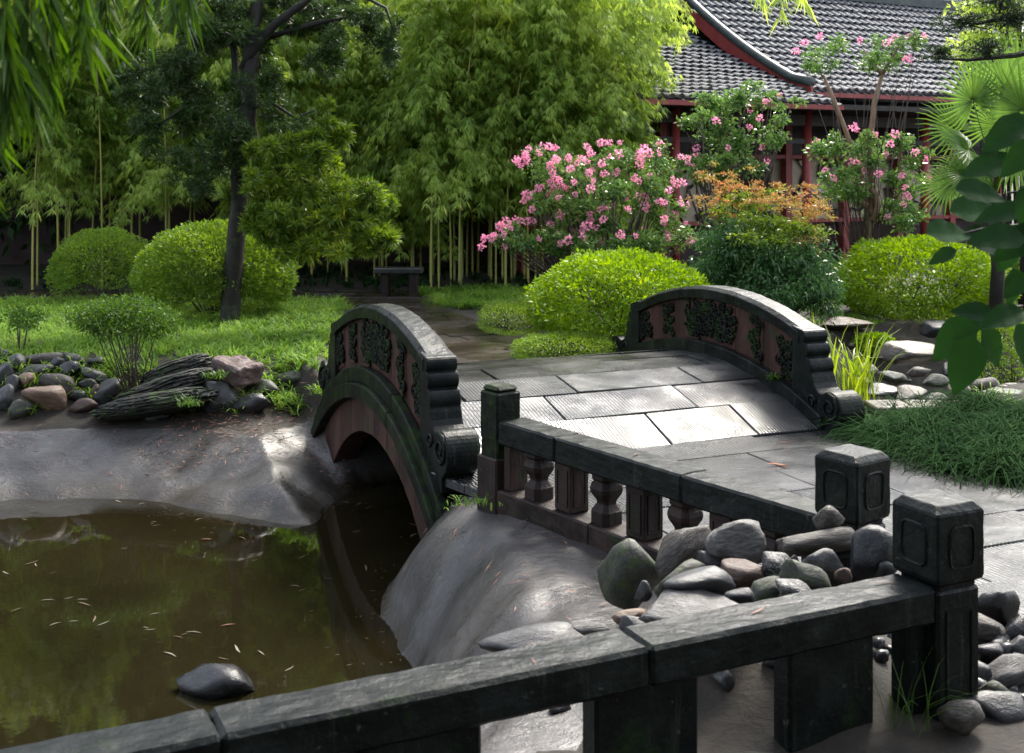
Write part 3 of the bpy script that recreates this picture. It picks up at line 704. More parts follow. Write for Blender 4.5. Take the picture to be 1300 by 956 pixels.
for a, b in ((-.02, 1.22), (1.224, 2.6), (2.604, 4.2)):
    mb = MB(); f2.box(mb, a, b, 0, .2, .365, .5, .014); wear(mb.build('handrail', M['dark'], bal2), .012, .09, 5)
mb = MB(); f2.box(mb, -.02, 4.2, .02, .18, -.5, .0, .01); mb.build('sill', M['dark'], bal2)
for a, b in ((-.02, .07), (.23, .62), (1.0, 1.4), (1.8, 2.2), (2.6, 3.0)):
    mb = MB(); f2.box(mb, a, b, .05, .15, -.002, .367, .012); mb.build('infill_panel', M['dark'], bal2)

# ------------------------------------------------------------------ stones
ROCKS = []
def rockmesh(seed, cuts, rough, sub=3):
    rr = random.Random(seed); bm = bmesh.new(); bmesh.ops.create_icosphere(bm, subdivisions=sub, radius=1)
    planes = [(Vector((rr.gauss(0, 1), rr.gauss(0, 1), rr.gauss(0, 1))).normalized(), rr.uniform(.52, .84)) for _ in range(cuts)]
    off = Vector((rr.uniform(0, 50),) * 3)
    for v in bm.verts:
        p = v.co.copy()
        p *= 1 + .30 * mn.noise(p * .9 + off) + .14 * mn.noise(p * 2.1 + off)
        for nrm_, d in planes:
            k = p.dot(nrm_) - d
            if k > 0: p -= nrm_ * k * .93
        p *= 1 + rough * (mn.noise(p * 4 + off) * .7 + mn.noise(p * 9 + off) * .35)
        v.co = p
    mx = [max(abs(v.co[i]) for v in bm.verts) for i in range(3)]
    for v in bm.verts: v.co = Vector((v.co.x / mx[0], v.co.y / mx[1], v.co.z / mx[2]))
    me = bpy.data.meshes.new('stone'); bm.to_mesh(me); bm.free(); me.shade_smooth(); me.materials.append(None); return me
for k in range(7): ROCKS.append(rockmesh(k + 1, 8, .05))
ANG = [rockmesh(k + 50, 14, .05) for k in range(7)]
STR = [rockmesh(k + 90, 9, .11) for k in range(4)]
def stone(px, py, w, h, rot, mk, label, Y=None, kind='r', group=None, catg='stone', dep=.85, off=.35, name='stone', up=0.0):
    if Y is None:
        Y = 4.5
        while Y < 22:
            p = P(px, py, Y)
            if p.z < tz(p.x, p.y) + off * h * Y / F: break
            Y += .03
    c = P(px, py, Y); bank = {'r': ROCKS, 'a': ANG, 's': STR}[kind]
    o = bpy.data.objects.new(name, random.choice(bank)); COL.objects.link(o)
    o.location = c; k = Y / F / 2
    o.scale = (w * k * 1.1, (w * .5 + h * .5) * k * dep, h * k * 1.12)
    o.rotation_euler = (random.uniform(-.12, .12), R(rot), random.uniform(-.2, .2))
    o.material_slots[0].link = 'OBJECT'; o.material_slots[0].material = M[mk]
    ORG[o.name] = c
    return tag(o, label, catg, group)
for a in [
    (4, 452, 22, 18, 20, 'sd', 'dark slab at the left edge of the frame, topmost there in the bank wall', None, 'a'),
    (4, 476, 24, 32, 60, 'sg', 'grey upright stone cut by the left edge of the photo, second in its stack', None, 'a'),
    (5, 506, 30, 36, 20, 'sg', 'large blue-grey stone at the lower left edge of the bank', None, 'a'),
    (22, 460, 20, 24, -50, 'sg', 'grey wedge leaning beside the long flat top stone', None, 'a'),
    (57, 456, 54, 17, 2, 'sbr', 'long flat brownish stone lying highest on the left bank wall', None, 's'),
    (94, 456, 34, 14, 8, 'sd', 'dark flat stone continuing the top course to the right', None, 'a'),
    (124, 461, 28, 18, 10, 'sb', 'black stone behind the shrub stems, top course', None, 'r'),
    (42, 470, 48, 15, -8, 'sd', 'long dark slab under the flat brownish top stone', None, 'a'),
    (70, 465, 26, 18, -40, 'sd', 'small dark stone tilted on end in the middle of the wall', None, 'a'),
    (90, 472, 29, 26, 0, 'sb', 'round blackish stone left of the shrub', None, 'r'),
    (108, 465, 10, 10, 0, 'sw', 'tiny whitish pebble wedged beside the round blackish stone', None, 'r'),
    (121, 478, 40, 20, 32, 'sd', 'dark elongated stone sloping down under the shrub stems', None, 'a'),
    (16, 488, 19, 27, 8, 'sg', 'speckled grey oval stone standing on end', None, 'r'),
    (34, 484, 23, 20, -5, 'st', 'small round tan stone above the big orange-tan one', None, 'r'),
    (72, 487, 56, 26, 20, 'sbr', 'long brown-grey streaked stone above the orange-tan one', None, 'r'),
    (110, 489, 30, 16, 0, 'sb', 'flat dark oval stone right of the streaked one', None, 'r'),
    (101, 502, 24, 18, 10, 'sb', 'small glossy black stone at the right tip of the orange-tan one', None, 'r'),
    (61, 506, 60, 36, 20, 'st', 'big orange-tan stone, the brightest in the left bank wall', None, 'r'),
    (134, 500, 48, 26, -35, 'sd', 'grey elongated stone slanting up to the right beneath the shrub', None, 'a'),
    (105, 515, 38, 17, -8, 'sr', 'flat reddish-brown stone low in the wall', None, 'a'),
    (24, 522, 32, 25, -35, 'sm', 'grey mossy stone lowest at the left, beside a grass tuft', None, 'r'),
    (122, 500, 18, 22, 0, 'sr', 'small brownish stone tucked under the slanting grey one', None, 'r'),
    (198, 529, 38, 11, -6, 'sg', 'thin flat grey stone at the foot of the layered rock', None, 'a'),
    (281, 506, 48, 44, 0, 'sg', 'rounded grey boulder right of the layered rock', None, 'a'),
    (321, 513, 54, 24, -4, 'sd', 'smooth dark oval stone right of the grey boulder', None, 'r'),
    (331, 493, 50, 22, 0, 'sm', 'low mossy yellow-green stone under the red block', None, 'a'),
    (368, 482, 50, 24, -3, 'sm', 'moss-covered stone nearest to the bridge arch on the left bank', None, 'a'),
    ]:
    stone(*a[:7], Y=a[7], kind=a[8])
# the layered rock: many thin ledges, each its own sheet of slate
lr = root('layered_rock', P(205, 525, 11.25), 'large dark slate rock in thin mossy layers slanting up to the right', 'rock')
def strata(name, px, py, Y, w, h, rot, dep, seed, par):
    bm = bmesh.new(); bmesh.ops.create_icosphere(bm, subdivisions=6, radius=1); off = Vector((seed * 7.3, 1, 2)); k = Y / F
    for v in bm.verts:
        p = v.co.copy(); p = Vector([math.copysign(abs(c) ** .72, c) for c in p])
        bed = p.z * 3.4 + .9 * mn.noise(p * 1.6 + off) + .25 * mn.noise(Vector((p.x * 3, p.y * 3, p.z * 7)) + off); fr = bed - math.floor(bed)
        led = mn.noise(Vector((math.floor(bed) * 3.7, seed, 0)) * 1.3) * .15
        g = 1 + led - .13 * (1 - min(1, fr * 3)) + .07 * mn.noise(p * 5 + off) + .04 * mn.noise(p * 13 + off)
        v.co = Vector((p.x * g * w * k / 2, p.y * g * dep, p.z * (1 + .1 * mn.noise(p * 2.2 + off)) * h * k / 2))
    me = bpy.data.meshes.new(name); bm.to_mesh(me); bm.free(); o = link(name, me, par, P(px, py, Y), M['slate']); o.rotation_euler = (R(-12), R(rot), R(4)); return o
strata('slate_bed', 200, 512, 11.2, 150, 30, -9, .26, 1, lr)
strata('slate_bed', 214, 495, 11.4, 124, 34, -17, .26, 2, lr)
strata('slate_bed', 226, 472, 11.6, 92, 30, -19, .22, 3, lr)
strata('slate_bed', 160, 520, 11.1, 60, 18, -4, .18, 4, lr)
# red sandstone block
c = P(300, 470, 11.45); blk = bpy.data.objects.new('stone_block', None)
mb = MB(); me_rot = Matrix.Rotation(R(-38), 3, 'Z') @ Matrix.Rotation(R(9), 3, 'Y'); mb.box(c, (.42, .34, .19), me_rot, .02)
o = wear(mb.build('stone_block', M['redbright'], org=c, bevel=.012), .045, .1, 4); tag(o, 'squared red sandstone block with a flat pitted top, on the left bank', 'stone')
for a in [
    (798, 726, 84, 90, 10, 'sm', 'big upright dark boulder leaning against the balustrade sill', 5.3, 'a'),
    (862, 700, 88, 44, -42, 'sbr', 'long striated stone propped diagonally on the big upright boulder', 5.15, 's'),
    (937, 690, 76, 64, -8, 'sw', 'rounded pale stone with brown and white stripes', 5.0, 'r'),
    (1036, 687, 106, 30, -5, 'sbr', 'long brown log-shaped stone lying across the top of the pile', 4.95, 's'),
    (1050, 659, 40, 36, 10, 'sbr', 'pointed stone standing on the log-shaped one, before the far capped post', 5.0, 'a'),
    (1108, 701, 78, 60, -28, 'sd', 'large dark stone with pale bands beside the near capped post', 4.8, 'a'),
    (866, 740, 92, 46, -12, 'sm', 'greenish flat stone behind the smooth oval one', 4.95, 'r'),
    (893, 740, 100, 38, 4, 'sg', 'smooth dark-grey oval stone in the middle of the pile', 4.72, 'r'),
    (944, 728, 58, 38, 8, 'sr', 'reddish-brown rounded stone under the striped pale one', 4.8, 'r'),
    (985, 720, 42, 34, 20, 'sv', 'black stone with white veins beside the reddish one', 4.8, 'a'),
    (1006, 714, 18, 18, 0, 'sbr', 'small brown stone between the veined and the smooth grey one', 4.85, 'r'),
    (1040, 716, 56, 38, 5, 'sg', 'smooth rounded grey stone below the log-shaped one', 4.72, 'r'),
    (1026, 735, 66, 38, 12, 'sm', 'green mossy peaked stone close behind the near handrail', 4.6, 'a'),
    (1071, 732, 22, 24, 0, 'sr', 'small brown pebble right of the green mossy stone', 4.62, 'r'),
    (1006, 749, 46, 22, 10, 'sv', 'dark angular stone just behind the near handrail', 4.48, 'a'),
    (967, 750, 52, 30, -25, 'sm', 'brown-green wedge tilted behind the near handrail', 4.55, 'a'),
    (942, 758, 42, 24, 10, 'sg', 'small dark-grey oval stone touching the big whitish one', 4.48, 'r'),
    (884, 773, 138, 42, 4, 'sw', 'large whitish streaked flat stone, biggest along the near handrail', 4.6, 's'),
    (817, 752, 22, 28, 0, 'sd', 'small dark stone at the foot of the upright boulder', 4.85, 'a'),
    (801, 781, 46, 20, -6, 'st', 'small pale brown stone left of the whitish flat one', 4.75, 'a'),
    (815, 794, 54, 20, 4, 'sg', 'grey flat chip below the pale brown stone', 4.62, 'a'),
    (751, 798, 44, 17, 4, 'sw', 'thin pale stone on the concrete left of the pile', 4.95, 'a'),
    (677, 814, 128, 34, -8, 'sg', 'wide flat grey stone at the waterline behind the near handrail', 5.35, 'r'),
    (1122, 722, 34, 24, 0, 'sg', 'little light grey stone squeezed against the near post', 4.75, 'a'),
    (905, 715, 40, 28, 0, 'sd', 'dark stone in the gap under the diagonal striated one', 5.0, 'a'),
    (1075, 700, 60, 40, 0, 'sb', 'black stone deep in the pile behind the banded one', 4.98, 'a'),
    (1266, 768, 56, 50, 42, 'sb', 'black oval stone on top of the heap right of the near post', 5.1, 'r'),
    (1250, 802, 50, 44, 10, 'sbr', 'grey-brown stone under the black oval one', 4.95, 'r'),
    (1257, 830, 42, 30, 25, 'sb', 'small glossy black stone low beside the near post', 4.75, 'r'),
    (1294, 800, 44, 32, -20, 'sb', 'black stone at the right edge of the photo', 4.95, 'a'),
    (1291, 824, 38, 30, 0, 'sg', 'grey stone at the right edge below the black one', 4.85, 'r'),
    (1242, 855, 34, 36, 10, 'sg', 'grey stone touching the foot of the near post', 4.62, 'r'),
    (1278, 858, 76, 34, -30, 'sw', 'long streaked grey stone lowest in the heap by the near post', 4.6, 'a'),
    (1222, 905, 60, 44, 0, 'sbr', 'brownish stone before the foot of the near post', 4.3, 'a'),
    (1290, 862, 50, 40, 0, 'sd', 'dark stone behind the long streaked one at the right edge', 4.75, 'a'),
    (1262, 880, 46, 34, 10, 'sm', 'mossy stone under the long streaked grey one', 4.5, 'a'),
    (1272, 785, 40, 40, 0, 'sd', 'dark stone filling the heap behind the grey-brown one', 5.15, 'a'),
    (1270, 905, 90, 50, 10, 'sd', 'dark stone below the streaked one in the bottom right corner', 4.45, 'r'),
    (278, 868, 104, 42, 3, 'sb', 'single dark boulder breaking the pond surface near the bottom', 6.35, 'r'),
    ]:
    stone(*a[:7], Y=a[7], kind=a[8])
# stream bed on the far right
for a in [
    (1075, 411, 64, 18, 2, 'sr', 'flat reddish ledge stone behind the reeds', 14.6, 'a'),
    (1187, 418, 44, 20, 0, 'sg', 'grey flat stone under the right clipped hedge', 14.6, 'a'),
    (1152, 449, 92, 28, 4, 'ledge', 'broad tan ledge stone above the stream bed', 13.2, 'a'),
    (1100, 470, 30, 16, 0, 'ledge', 'light stone left under the tan ledge', 12.2, 'a'),
    (1135, 478, 38, 16, 10, 'sm', 'mossy stone in the middle of the stream bed', 12.0, 'a'),
    (1165, 472, 30, 14, -5, 'ledge', 'pale stone under the right end of the tan ledge', 12.4, 'a'),
    (1190, 484, 34, 16, 0, 'sm', 'mossy grey stone at the right of the stream bed', 11.8, 'a'),
    (1215, 492, 34, 16, 8, 'ledge', 'light stone left of the dark slab', 11.4, 'a'),
    (1247, 488, 40, 18, 0, 'ledge', 'pale block above the dark slab', 11.6, 'a'),
    (1120, 496, 42, 17, 0, 'sg', 'grey stone low in the stream bed beside the reeds', 11.2, 'a'),
    (1155, 499, 40, 18, -6, 'ledge', 'pale rounded stone in the bottom of the stream bed', 11.1, 'r'),
    (1188, 506, 34, 14, 0, 'sm', 'small mossy stone close to the kerb', 10.9, 'a'),
    (1272, 502, 60, 16, 3, 'sd', 'dark flat slab at the right edge above the mondo grass', 10.9, 'a'),
    (1092, 486, 26, 16, 0, 'sm', 'greenish stone touching the reeds', 11.6, 'r'),
    (1210, 470, 40, 18, 0, 'sd', 'dark stone in the shadow right of the tan ledge', 12.6, 'a'),
    (1255, 412, 60, 16, 0, 'ledge', 'pale stone half hidden by the broad leaves', 14.2, 'a'),
    ]:
    stone(*a[:7], Y=a[7], kind='s' if a[2] > 38 else 'a', dep=1.3)
for (x, y, w, nm) in ((1128, 521, 50, 'left'), (1178, 521, 52, 'middle'), (1228, 522, 46, 'right')):
    c = G(x, y, .02); mb = MB(); mb.box(c, (w * c.y / F, .34, .12), Matrix.Rotation(R({'left': 3, 'middle': -4, 'right': 6}[nm]), 3, 'Z'), .015)
    o = mb.build('kerb_stone', M['ledge'], org=c, bevel=.01); tag(o, {'left': 'pale flat kerb stone nearest the bridge scroll, behind the mondo grass', 'middle': 'pale kerb stone in the middle behind the mondo grass', 'right': 'pale kerb stone under the hanging broad leaves'}[nm], 'kerb stone')
# small cobbles in the bed
bed = MB(); base = ROCKS[2]; 
for k in range(0): pass
V0 = np.array([v.co for v in rockmesh(5, 6, .04, 1).vertices]); F0 = np.array([list(p.vertices) for p in rockmesh(5, 6, .04, 1).polygons])
parts = []
for k in range(420):
    px, py = random.uniform(1080, 1330), random.uniform(455, 520); g = G(px, py, -.25); r = random.uniform(.03, .08)
    z = tz(g.x, g.y) + r * .2; a = random.uniform(0, 6.28)
    Rm = np.array([[math.cos(a), -math.sin(a), 0], [math.sin(a), math.cos(a), 0], [0, 0, 1]])
    parts.append(((V0 * [r, r * .8, r * .6]) @ Rm.T + [g.x, g.y, z], F0))
V_, Q_ = cat(parts); o = quads('stream_cobbles', V_, Q_, M['ledge']); tag(o, 'small cobbles lying in the dry stream bed', 'cobbles', kind='stuff')

V1 = np.array([v.co for v in ANG[1].vertices]); 
SM = rockmesh(77, 10, .06, 2); V1 = np.array([v.co for v in SM.vertices]); F1 = np.array([list(p.vertices) for p in SM.polygons]); parts = []
for (cx, cy, sx, sy, n) in ((.95, 4.95, .38, .22, 90), (2.1, 4.85, .2, .25, 60)):
    for k in range(n):
        x, y = random.gauss(cx, sx), random.gauss(cy, sy); rr0 = random.uniform(.02, .055); a = random.uniform(0, 6.28)
        if (x * RN.x + y * RN.y) < RC + .16 and cx < 1.5 and cx > 0: continue
        if (x - 1.553) * -.434 + (y - 4.36) * .901 < .24 and 0 < cx < 1.5: continue
        Rm = np.array([[math.cos(a), -math.sin(a), 0], [math.sin(a), math.cos(a), 0], [0, 0, 1]])
        parts.append(((V1 * [rr0, rr0 * random.uniform(.6, 1), rr0 * random.uniform(.5, .9)]) @ Rm.T + [x, y, tz(x, y) + rr0 * .25], F1))
V_, Q_ = cat(parts); tag(quads('small_pebbles', V_, Q_, M['sd'], smooth=True), 'small dark pebbles bedded between the piled stones', 'pebbles', kind='stuff')
# ------------------------------------------------------------------ ground vegetation
def scatter(poly, n):
    xs = [p[0] for p in poly]; ys = [p[1] for p in poly]; X = []; Y = []
    while len(X) < n:
        x = RNG.uniform(min(xs), max(xs), n); y = RNG.uniform(min(ys), max(ys), n); m = pts_in_poly(x, y, poly); X += list(x[m]); Y += list(y[m])
    x = np.array(X[:n]); y = np.array(Y[:n]); z, d, w = terrain(x, y); return x, y, z, d, w
def grassfield(name, poly, n, L, Wd, bend, mat, label, tilt=.5, dmin=None, clump=0, cat_='grass'):
    x, y, z, d, w = scatter(poly, n)
    if dmin is not None: k = d > w + dmin; x, y, z = x[k], y[k], z[k]
    n = len(x)
    if clump:
        m = max(1, n // clump); cx = x[:m]; cy = y[:m]; czz = z[:m]; i = RNG.integers(0, m, n)
        x = cx[i] + RNG.normal(0, .018, n); y = cy[i] + RNG.normal(0, .018, n); z = czz[i]
    a = RNG.uniform(0, 6.283, n); t = RNG.uniform(.05, tilt, n)
    dr = np.stack([np.cos(a) * t, np.sin(a) * t, np.ones(n)], -1)
    V, Q = blades(np.stack([x, y, z - .01], -1), dr, RNG.uniform(*L, n), RNG.uniform(*Wd, n), RNG.uniform(*bend, n))
    o = quads(name, V, Q, mat); tag(o, label, cat_, kind='stuff'); return o
LAWN = [(-14, 11.0), (-7, 11.2), (-4.6, 11.5), (-3.3, 11.4), (-2.6, 11.1), (-1.95, 11.35), (-1.82, 12.0), (-2.42, 17.75), (-14, 17.75)]
grassfield('lawn_grass', LAWN, 75000, (.10, .24), (.008, .016), (.3, .9), M['lawn'], 'bright long grass covering the left bank behind the stones', .9, clump=14)
grassfield('mondo_grass', [(2.66, 9.2), (2.8, 8.2), (3.1, 7.7), (4.7, 7.2), (5.2, 8.4), (4.6, 9.9), (3.2, 10.0)], 15000, (.26, .52), (.006, .012), (.6, 1.5), M['mondo'], 'dark mondo grass edging the paving on the right', .8, clump=95, cat_='mondo grass')
grassfield('mondo_grass', [(-1.7, 19.9), (-1.3, 18.7), (-.9, 17.2), (.1, 16.4), (1.8, 16.0), (2.4, 17.5), (2.0, 19.8)], 9000, (.18, .34), (.009, .014), (.5, 1.1), M['lawn'], 'clump grass along the foot of the bamboo beside the path', .7, clump=30, cat_='grass')
grassfield('bank_grass', [(-9, 19.7), (3, 19.7), (3, 24), (-9, 24)], 9000, (.1, .25), (.01, .02), (.4, 1.0), M['mondo'], 'thin dark grass under the bamboo', .8, clump=12)
grassfield('edge_grass', [(2.9, 10), (5, 10), (9, 13), (9, 20), (2.5, 20), (1.8, 13.4)], 16000, (.08, .2), (.008, .014), (.4, 1.0), M['lawn'], 'low grass round the hedges on the right', .8, clump=14, dmin=.05)
def tuft(px, py, n, L, label, mat='lawn', Y=None, name='grass_tuft', Wd=(.006, .012), sp=.05, tilt=.8, bend=(.3, 1.0), catg='grass'):
    g = None; Yk = 4.5 if Y is None else Y
    if Y is None:
        while Yk < 22:
            g = P(px, py, Yk)
            if g.z < tz(g.x, g.y): break
            Yk += .03
    g = P(px, py, Yk); 
    b = np.stack([g.x + RNG.normal(0, sp, n), g.y + RNG.normal(0, sp, n), np.full(n, g.z)], -1); a = RNG.uniform(0, 6.283, n); t = RNG.uniform(.05, tilt, n)
    V, Q = blades(b, np.stack([np.cos(a) * t, np.sin(a) * t, np.ones(n)], -1), RNG.uniform(*L, n), RNG.uniform(*Wd, n), RNG.uniform(*bend, n))
    o = quads(name, V, Q, M[mat], org=g); return tag(o, label, catg)
tuft(355, 510, 150, (.12, .26), 'fine grass tuft between the oval stone and the bridge', sp=.1)
tuft(408, 500, 60, (.1, .2), 'little grass tuft against the side of the arch', sp=.05)
tuft(35, 525, 50, (.1, .22), 'grass tuft beside the lowest mossy stone', sp=.03)
tuft(240, 515, 90, (.08, .18), 'yellow-green weed growing on the layered rock', 'shrub', sp=.05, Y=10.85)
tuft(275, 480, 80, (.08, .16), 'weed in the cleft left of the red block', 'shrub', sp=.05, Y=11.2)
tuft(1075, 512, 70, (.45, .95), 'tall yellow-green reeds growing behind the right bridge scroll', 'reed', Y=10.5, name='reed_clump', Wd=(.012, .024), sp=.13, tilt=.35, bend=(.05, .6), catg='reeds')
tuft(1150, 925, 22, (.2, .36), 'wispy grass growing at the foot of the near post', 'shrub', Y=4.28, Wd=(.003, .006), sp=.03, tilt=.5, bend=(.1, .6))
tuft(995, 893, 40, (.1, .2), 'weeds seen through the gap under the near handrail', 'mondo', Y=4.5, Wd=(.008, .016), sp=.05)
tuft(600, 640, 60, (.03, .08), 'tiny moss tuft at the foot of the plain square post', 'lawn', Y=7.2, sp=.06)
tuft(983, 482, 40, (.05, .11), 'small weed sprouting at the foot of the right parapet', 'shrub', Y=9.85, sp=.03, Wd=(.012, .02))
tuft(260, 395, 60, (.3, .6), 'taller weeds at the back of the lawn before the path', 'lawn', Y=16.9, sp=.2)

def blob(px, py, rx, rz, Y, ry=None, n=1000):
    c = P(px, py, Y); k = Y / F; return (c.x, c.y, c.z, rx * k, (ry if ry else rx * k), rz * k, n)
def clump(bs, m=6, f=.42, spread=.85):
    out = []
    for x, y, z, rx, ry, rz, n in bs:
        for _ in range(m):
            d = Vector((random.gauss(0, 1), random.gauss(0, 1), random.gauss(0, 1))).normalized() * random.uniform(.35, spread); q = random.uniform(.7, 1.3) * f
            out.append((x + d.x * rx, y + d.y * ry, z + d.z * rz, rx * q, ry * q, rz * q * 1.05, max(20, int(n / m))))
    return out
def blobpts(b, shell=.55, lower=1.0):
    x, y, z, rx, ry, rz, n = b; d = rnd_dir(n); r = RNG.uniform(shell, 1.0, n)[:, None]
    r = r * (1 + .13 * np.sin(d[:, :1] * 7 + x) * np.cos(d[:, 2:] * 6 + y))
    p = d * r * [rx, ry, rz] + [x, y, z]; o = nrm(d / [rx, ry, rz]); return p, o
def stems(mb, base, tops, r0, r1, n=5, bow=.1):
    for t in tops:
        t = Vector(t); b = Vector(base) + Vector((random.gauss(0, .05), random.gauss(0, .05), 0)); m = b.lerp(t, .5) + Vector((random.gauss(0, bow), random.gauss(0, bow), 0)) * (t - b).length * .5
        mb.tube([b, m, t], [r0, (r0 + r1) / 2, r1], n)
def domehedge(name, px, ptop, pbase, rx, Y, mat, label, leaf=(.03, .05), n=22000, ry=None, nst=9, under=0.0, catg='hedge', flat=.0, sy=None, group=None):
    zt = P(px, ptop, Y).z; g = P(px, 300, Y); zb = tz(g.x, g.y); k = Y / F; rxm = rx * k; rym = ry or rxm * .95; 
    r_ = root(name, (g.x, g.y, zb), label, catg, group)
    zc = zb + (zt - zb) * (.35 + .3 * under); rz_up = zt - zc; rz_dn = zc - zb
    d = rnd_dir(n); n = int(n * 1.35); d = rnd_dir(n); r = RNG.uniform(.84, 1.02, n); lump = np.array([mn.noise(Vector(v) * 3.1 + Vector((px, 0, 0))) * .9 + mn.noise(Vector(v) * 8 + Vector((px, 3, 0))) * .5 for v in d]) * .11
    r = r + lump
    p = np.stack([d[:, 0] * rxm * r, d[:, 1] * rym * r, np.where(d[:, 2] > 0, np.abs(d[:, 2]) ** (1 - flat), -np.abs(d[:, 2])) * np.where(d[:, 2] > 0, rz_up, rz_dn) * r], -1) + [g.x, g.y, zc]
    if under:
        keep = (p[:, 2] > zb + under * (zt - zb) + .05 * np.sin(p[:, 0] * 9)) | ((RNG.random(n) < .3) & (np.abs(p[:, 0] - g.x) > .5 * rxm)); p = p[keep]; d = d[keep]
    p = p[p[:, 2] > zb + .01] if True else p
    m = len(p); d = nrm(p - [g.x, g.y, zc]); dd = nrm(d * .8 + rnd_dir(m) * .75 + [0, 0, .25])
    L = RNG.uniform(*leaf, m); V, Q = leaves(p, dd, L, L * .42, .1)
    quads('foliage', V, Q, mat, r_)
    mb = MB(); tops = []
    for _ in range(nst):
        a = random.uniform(0, 6.28); q = random.uniform(.2, .75); tops.append((g.x + math.cos(a) * rxm * q, g.y + math.sin(a) * rym * q, zc + rz_up * .3 * (1 - q * q)))
    stems(mb, (g.x, g.y, zb - .03), tops, .016, .006); 
    for t in tops:
        for _ in range(4): mb.tube([Vector(t) * .75 + Vector((g.x, g.y, zb)) * .25, Vector(t) + Vector((random.gauss(0, .12), random.gauss(0, .12), random.gauss(0, .1)))], [.007, .003], 4)
    mb.build('stems', M['twig'], r_)
    return r_
domehedge('round_hedge', 272, 284, 405, 98, 15.7, M['hedge'], 'larger round clipped hedge behind the tree trunk, stems bare at its foot', n=34000, nst=26, under=.2, leaf=(.035, .065))
domehedge('round_hedge', 132, 291, 370, 66, 17.5, M['hedge'], 'smaller round clipped hedge left of the larger one', n=18000, nst=10, under=.35, leaf=(.03, .055))
domehedge('azalea_hedge', 790, 320, 430, 117, 13.9, M['azalea'], 'bright yellow-green azalea dome behind the bridge', n=19000, leaf=(.045, .08), ry=1.2)
domehedge('azalea_hedge', 1165, 303, 410, 112, 16.0, M['azalea'], 'bright yellow-green dome hedge on the right below the pavilion columns', n=15000, leaf=(.05, .085), ry=1.1)
domehedge('azalea_hedge', 1275, 400, 470, 55, 12.8, M['azalea'], 'small azalea bush at the right edge above the dark slab', n=7000, leaf=(.03, .05))
domehedge('low_hedge', 652, 384, 420, 45, 14.9, M['hedge'], 'low clipped hedge cushion beside the path, the farther one', n=9000, leaf=(.018, .03), flat=.5, ry=.8)
domehedge('low_hedge', 722, 424, 465, 72, 12.75, M['hedge'], 'low clipped hedge cushion at the far end of the bridge, the nearer one', n=13000, leaf=(.018, .03), flat=.5, ry=.55)
domehedge('azalea_hedge', 1262, 318, 350, 60, 18.5, M['shrub'], 'darker bush behind the right dome hedge', n=9000, leaf=(.04, .07))
domehedge('azalea_hedge', 1110, 425, 450, 28, 14.3, M['azalea'], 'small leafy bush over the reddish ledge stone', n=3000, leaf=(.04, .07))

def shrub(name, base, blobs, mat, label, catg, leafL, ratio=.45, up=.3, r0=.012, extra=None, shell=.3, bark='twig', k4=1, rnd=.9, droop=.12, nst=3, under=None):
    r_ = root(name, base, label, catg); V = []
    for i, b in enumerate(blobs):
        p, o = blobpts(b, shell); m = len(p); L = RNG.uniform(*leafL, m)
        V.append(leaves(p, nrm(o * .5 + rnd_dir(m) * rnd + [0, 0, up]), L, L * ratio, droop))
    v, q = cat(V); quads('foliage', v, q, mat, r_)
    mb = MB()
    for b in blobs:
        tops = [(b[0] + random.uniform(-.6, .6) * b[3], b[1] + random.uniform(-.6, .6) * b[4], b[2] + random.uniform(-.3, .7) * b[5]) for _ in range(nst)]
        stems(mb, base, tops, r0, r0 * .35, 5)
    mb.build('stems', M[bark], r_, smooth=True)
    return r_
# small multi-stemmed shrub on the left bank
g = P(168, 497, 11.35); sbs = [blob(118, 400, 38, 20, 11.3, .3, 1900), blob(160, 395, 50, 22, 11.5, .35, 3000), blob(200, 408, 34, 20, 11.4, .3, 1700), blob(150, 415, 62, 16, 11.3, .3, 1500)]
shrub('small_shrub', (g.x, g.y, tz(g.x, g.y)), sbs, M['shrub'], 'open small-leaved shrub with many thin stems among the bank stones', 'shrub', (.025, .045), .45, r0=.008, nst=5)
g = P(22, 425, 12.5); shrub('small_shrub', (g.x, g.y, .1), [blob(30, 405, 30, 16, 12.6, .25, 700)], M['shrub'], 'sparse little bush in the grass at the far left', 'shrub', (.03, .05))
g = P(690, 340, 16); gz = 0
# big pink crape myrtle
def flowers(r_, blobs, per, mat='pink', R0=.046, lo=-.3):
    ms = []
    for k in range(3):
        n = 46; d = rnd_dir(n); p = d * RNG.uniform(.3, 1, n)[:, None] * [R0, R0, R0 * 1.15]; L = RNG.uniform(.018, .03, n)
        V, Q = leaves(p, nrm(d + rnd_dir(n) * .5), L, L * .95, 0); o = quads('flower_cluster', V, Q, M[mat]); ms.append(o.data); bpy.data.objects.remove(o)
    for b, n in zip(blobs, per):
        k = 0
        while k < n:
            d = rnd_dir(1)[0]
            if d[2] < lo or d[1] > .5: continue
            p = Vector((b[0] + d[0] * b[3] * 1.02, b[1] + d[1] * b[4] * 1.02, b[2] + d[2] * b[5] * 1.05)); o = bpy.data.objects.new('flower_cluster', random.choice(ms)); COL.objects.link(o)
            for j in range(1):
                o.parent = r_; o.location = p - ORG[r_.name]; s = random.uniform(.75, 1.35); o.scale = (s * random.uniform(.8, 1.3), s, s * random.uniform(.7, 1.1)); o.rotation_euler = (random.uniform(-1, 1), random.uniform(-1, 1), random.uniform(0, 6))
            k += 1
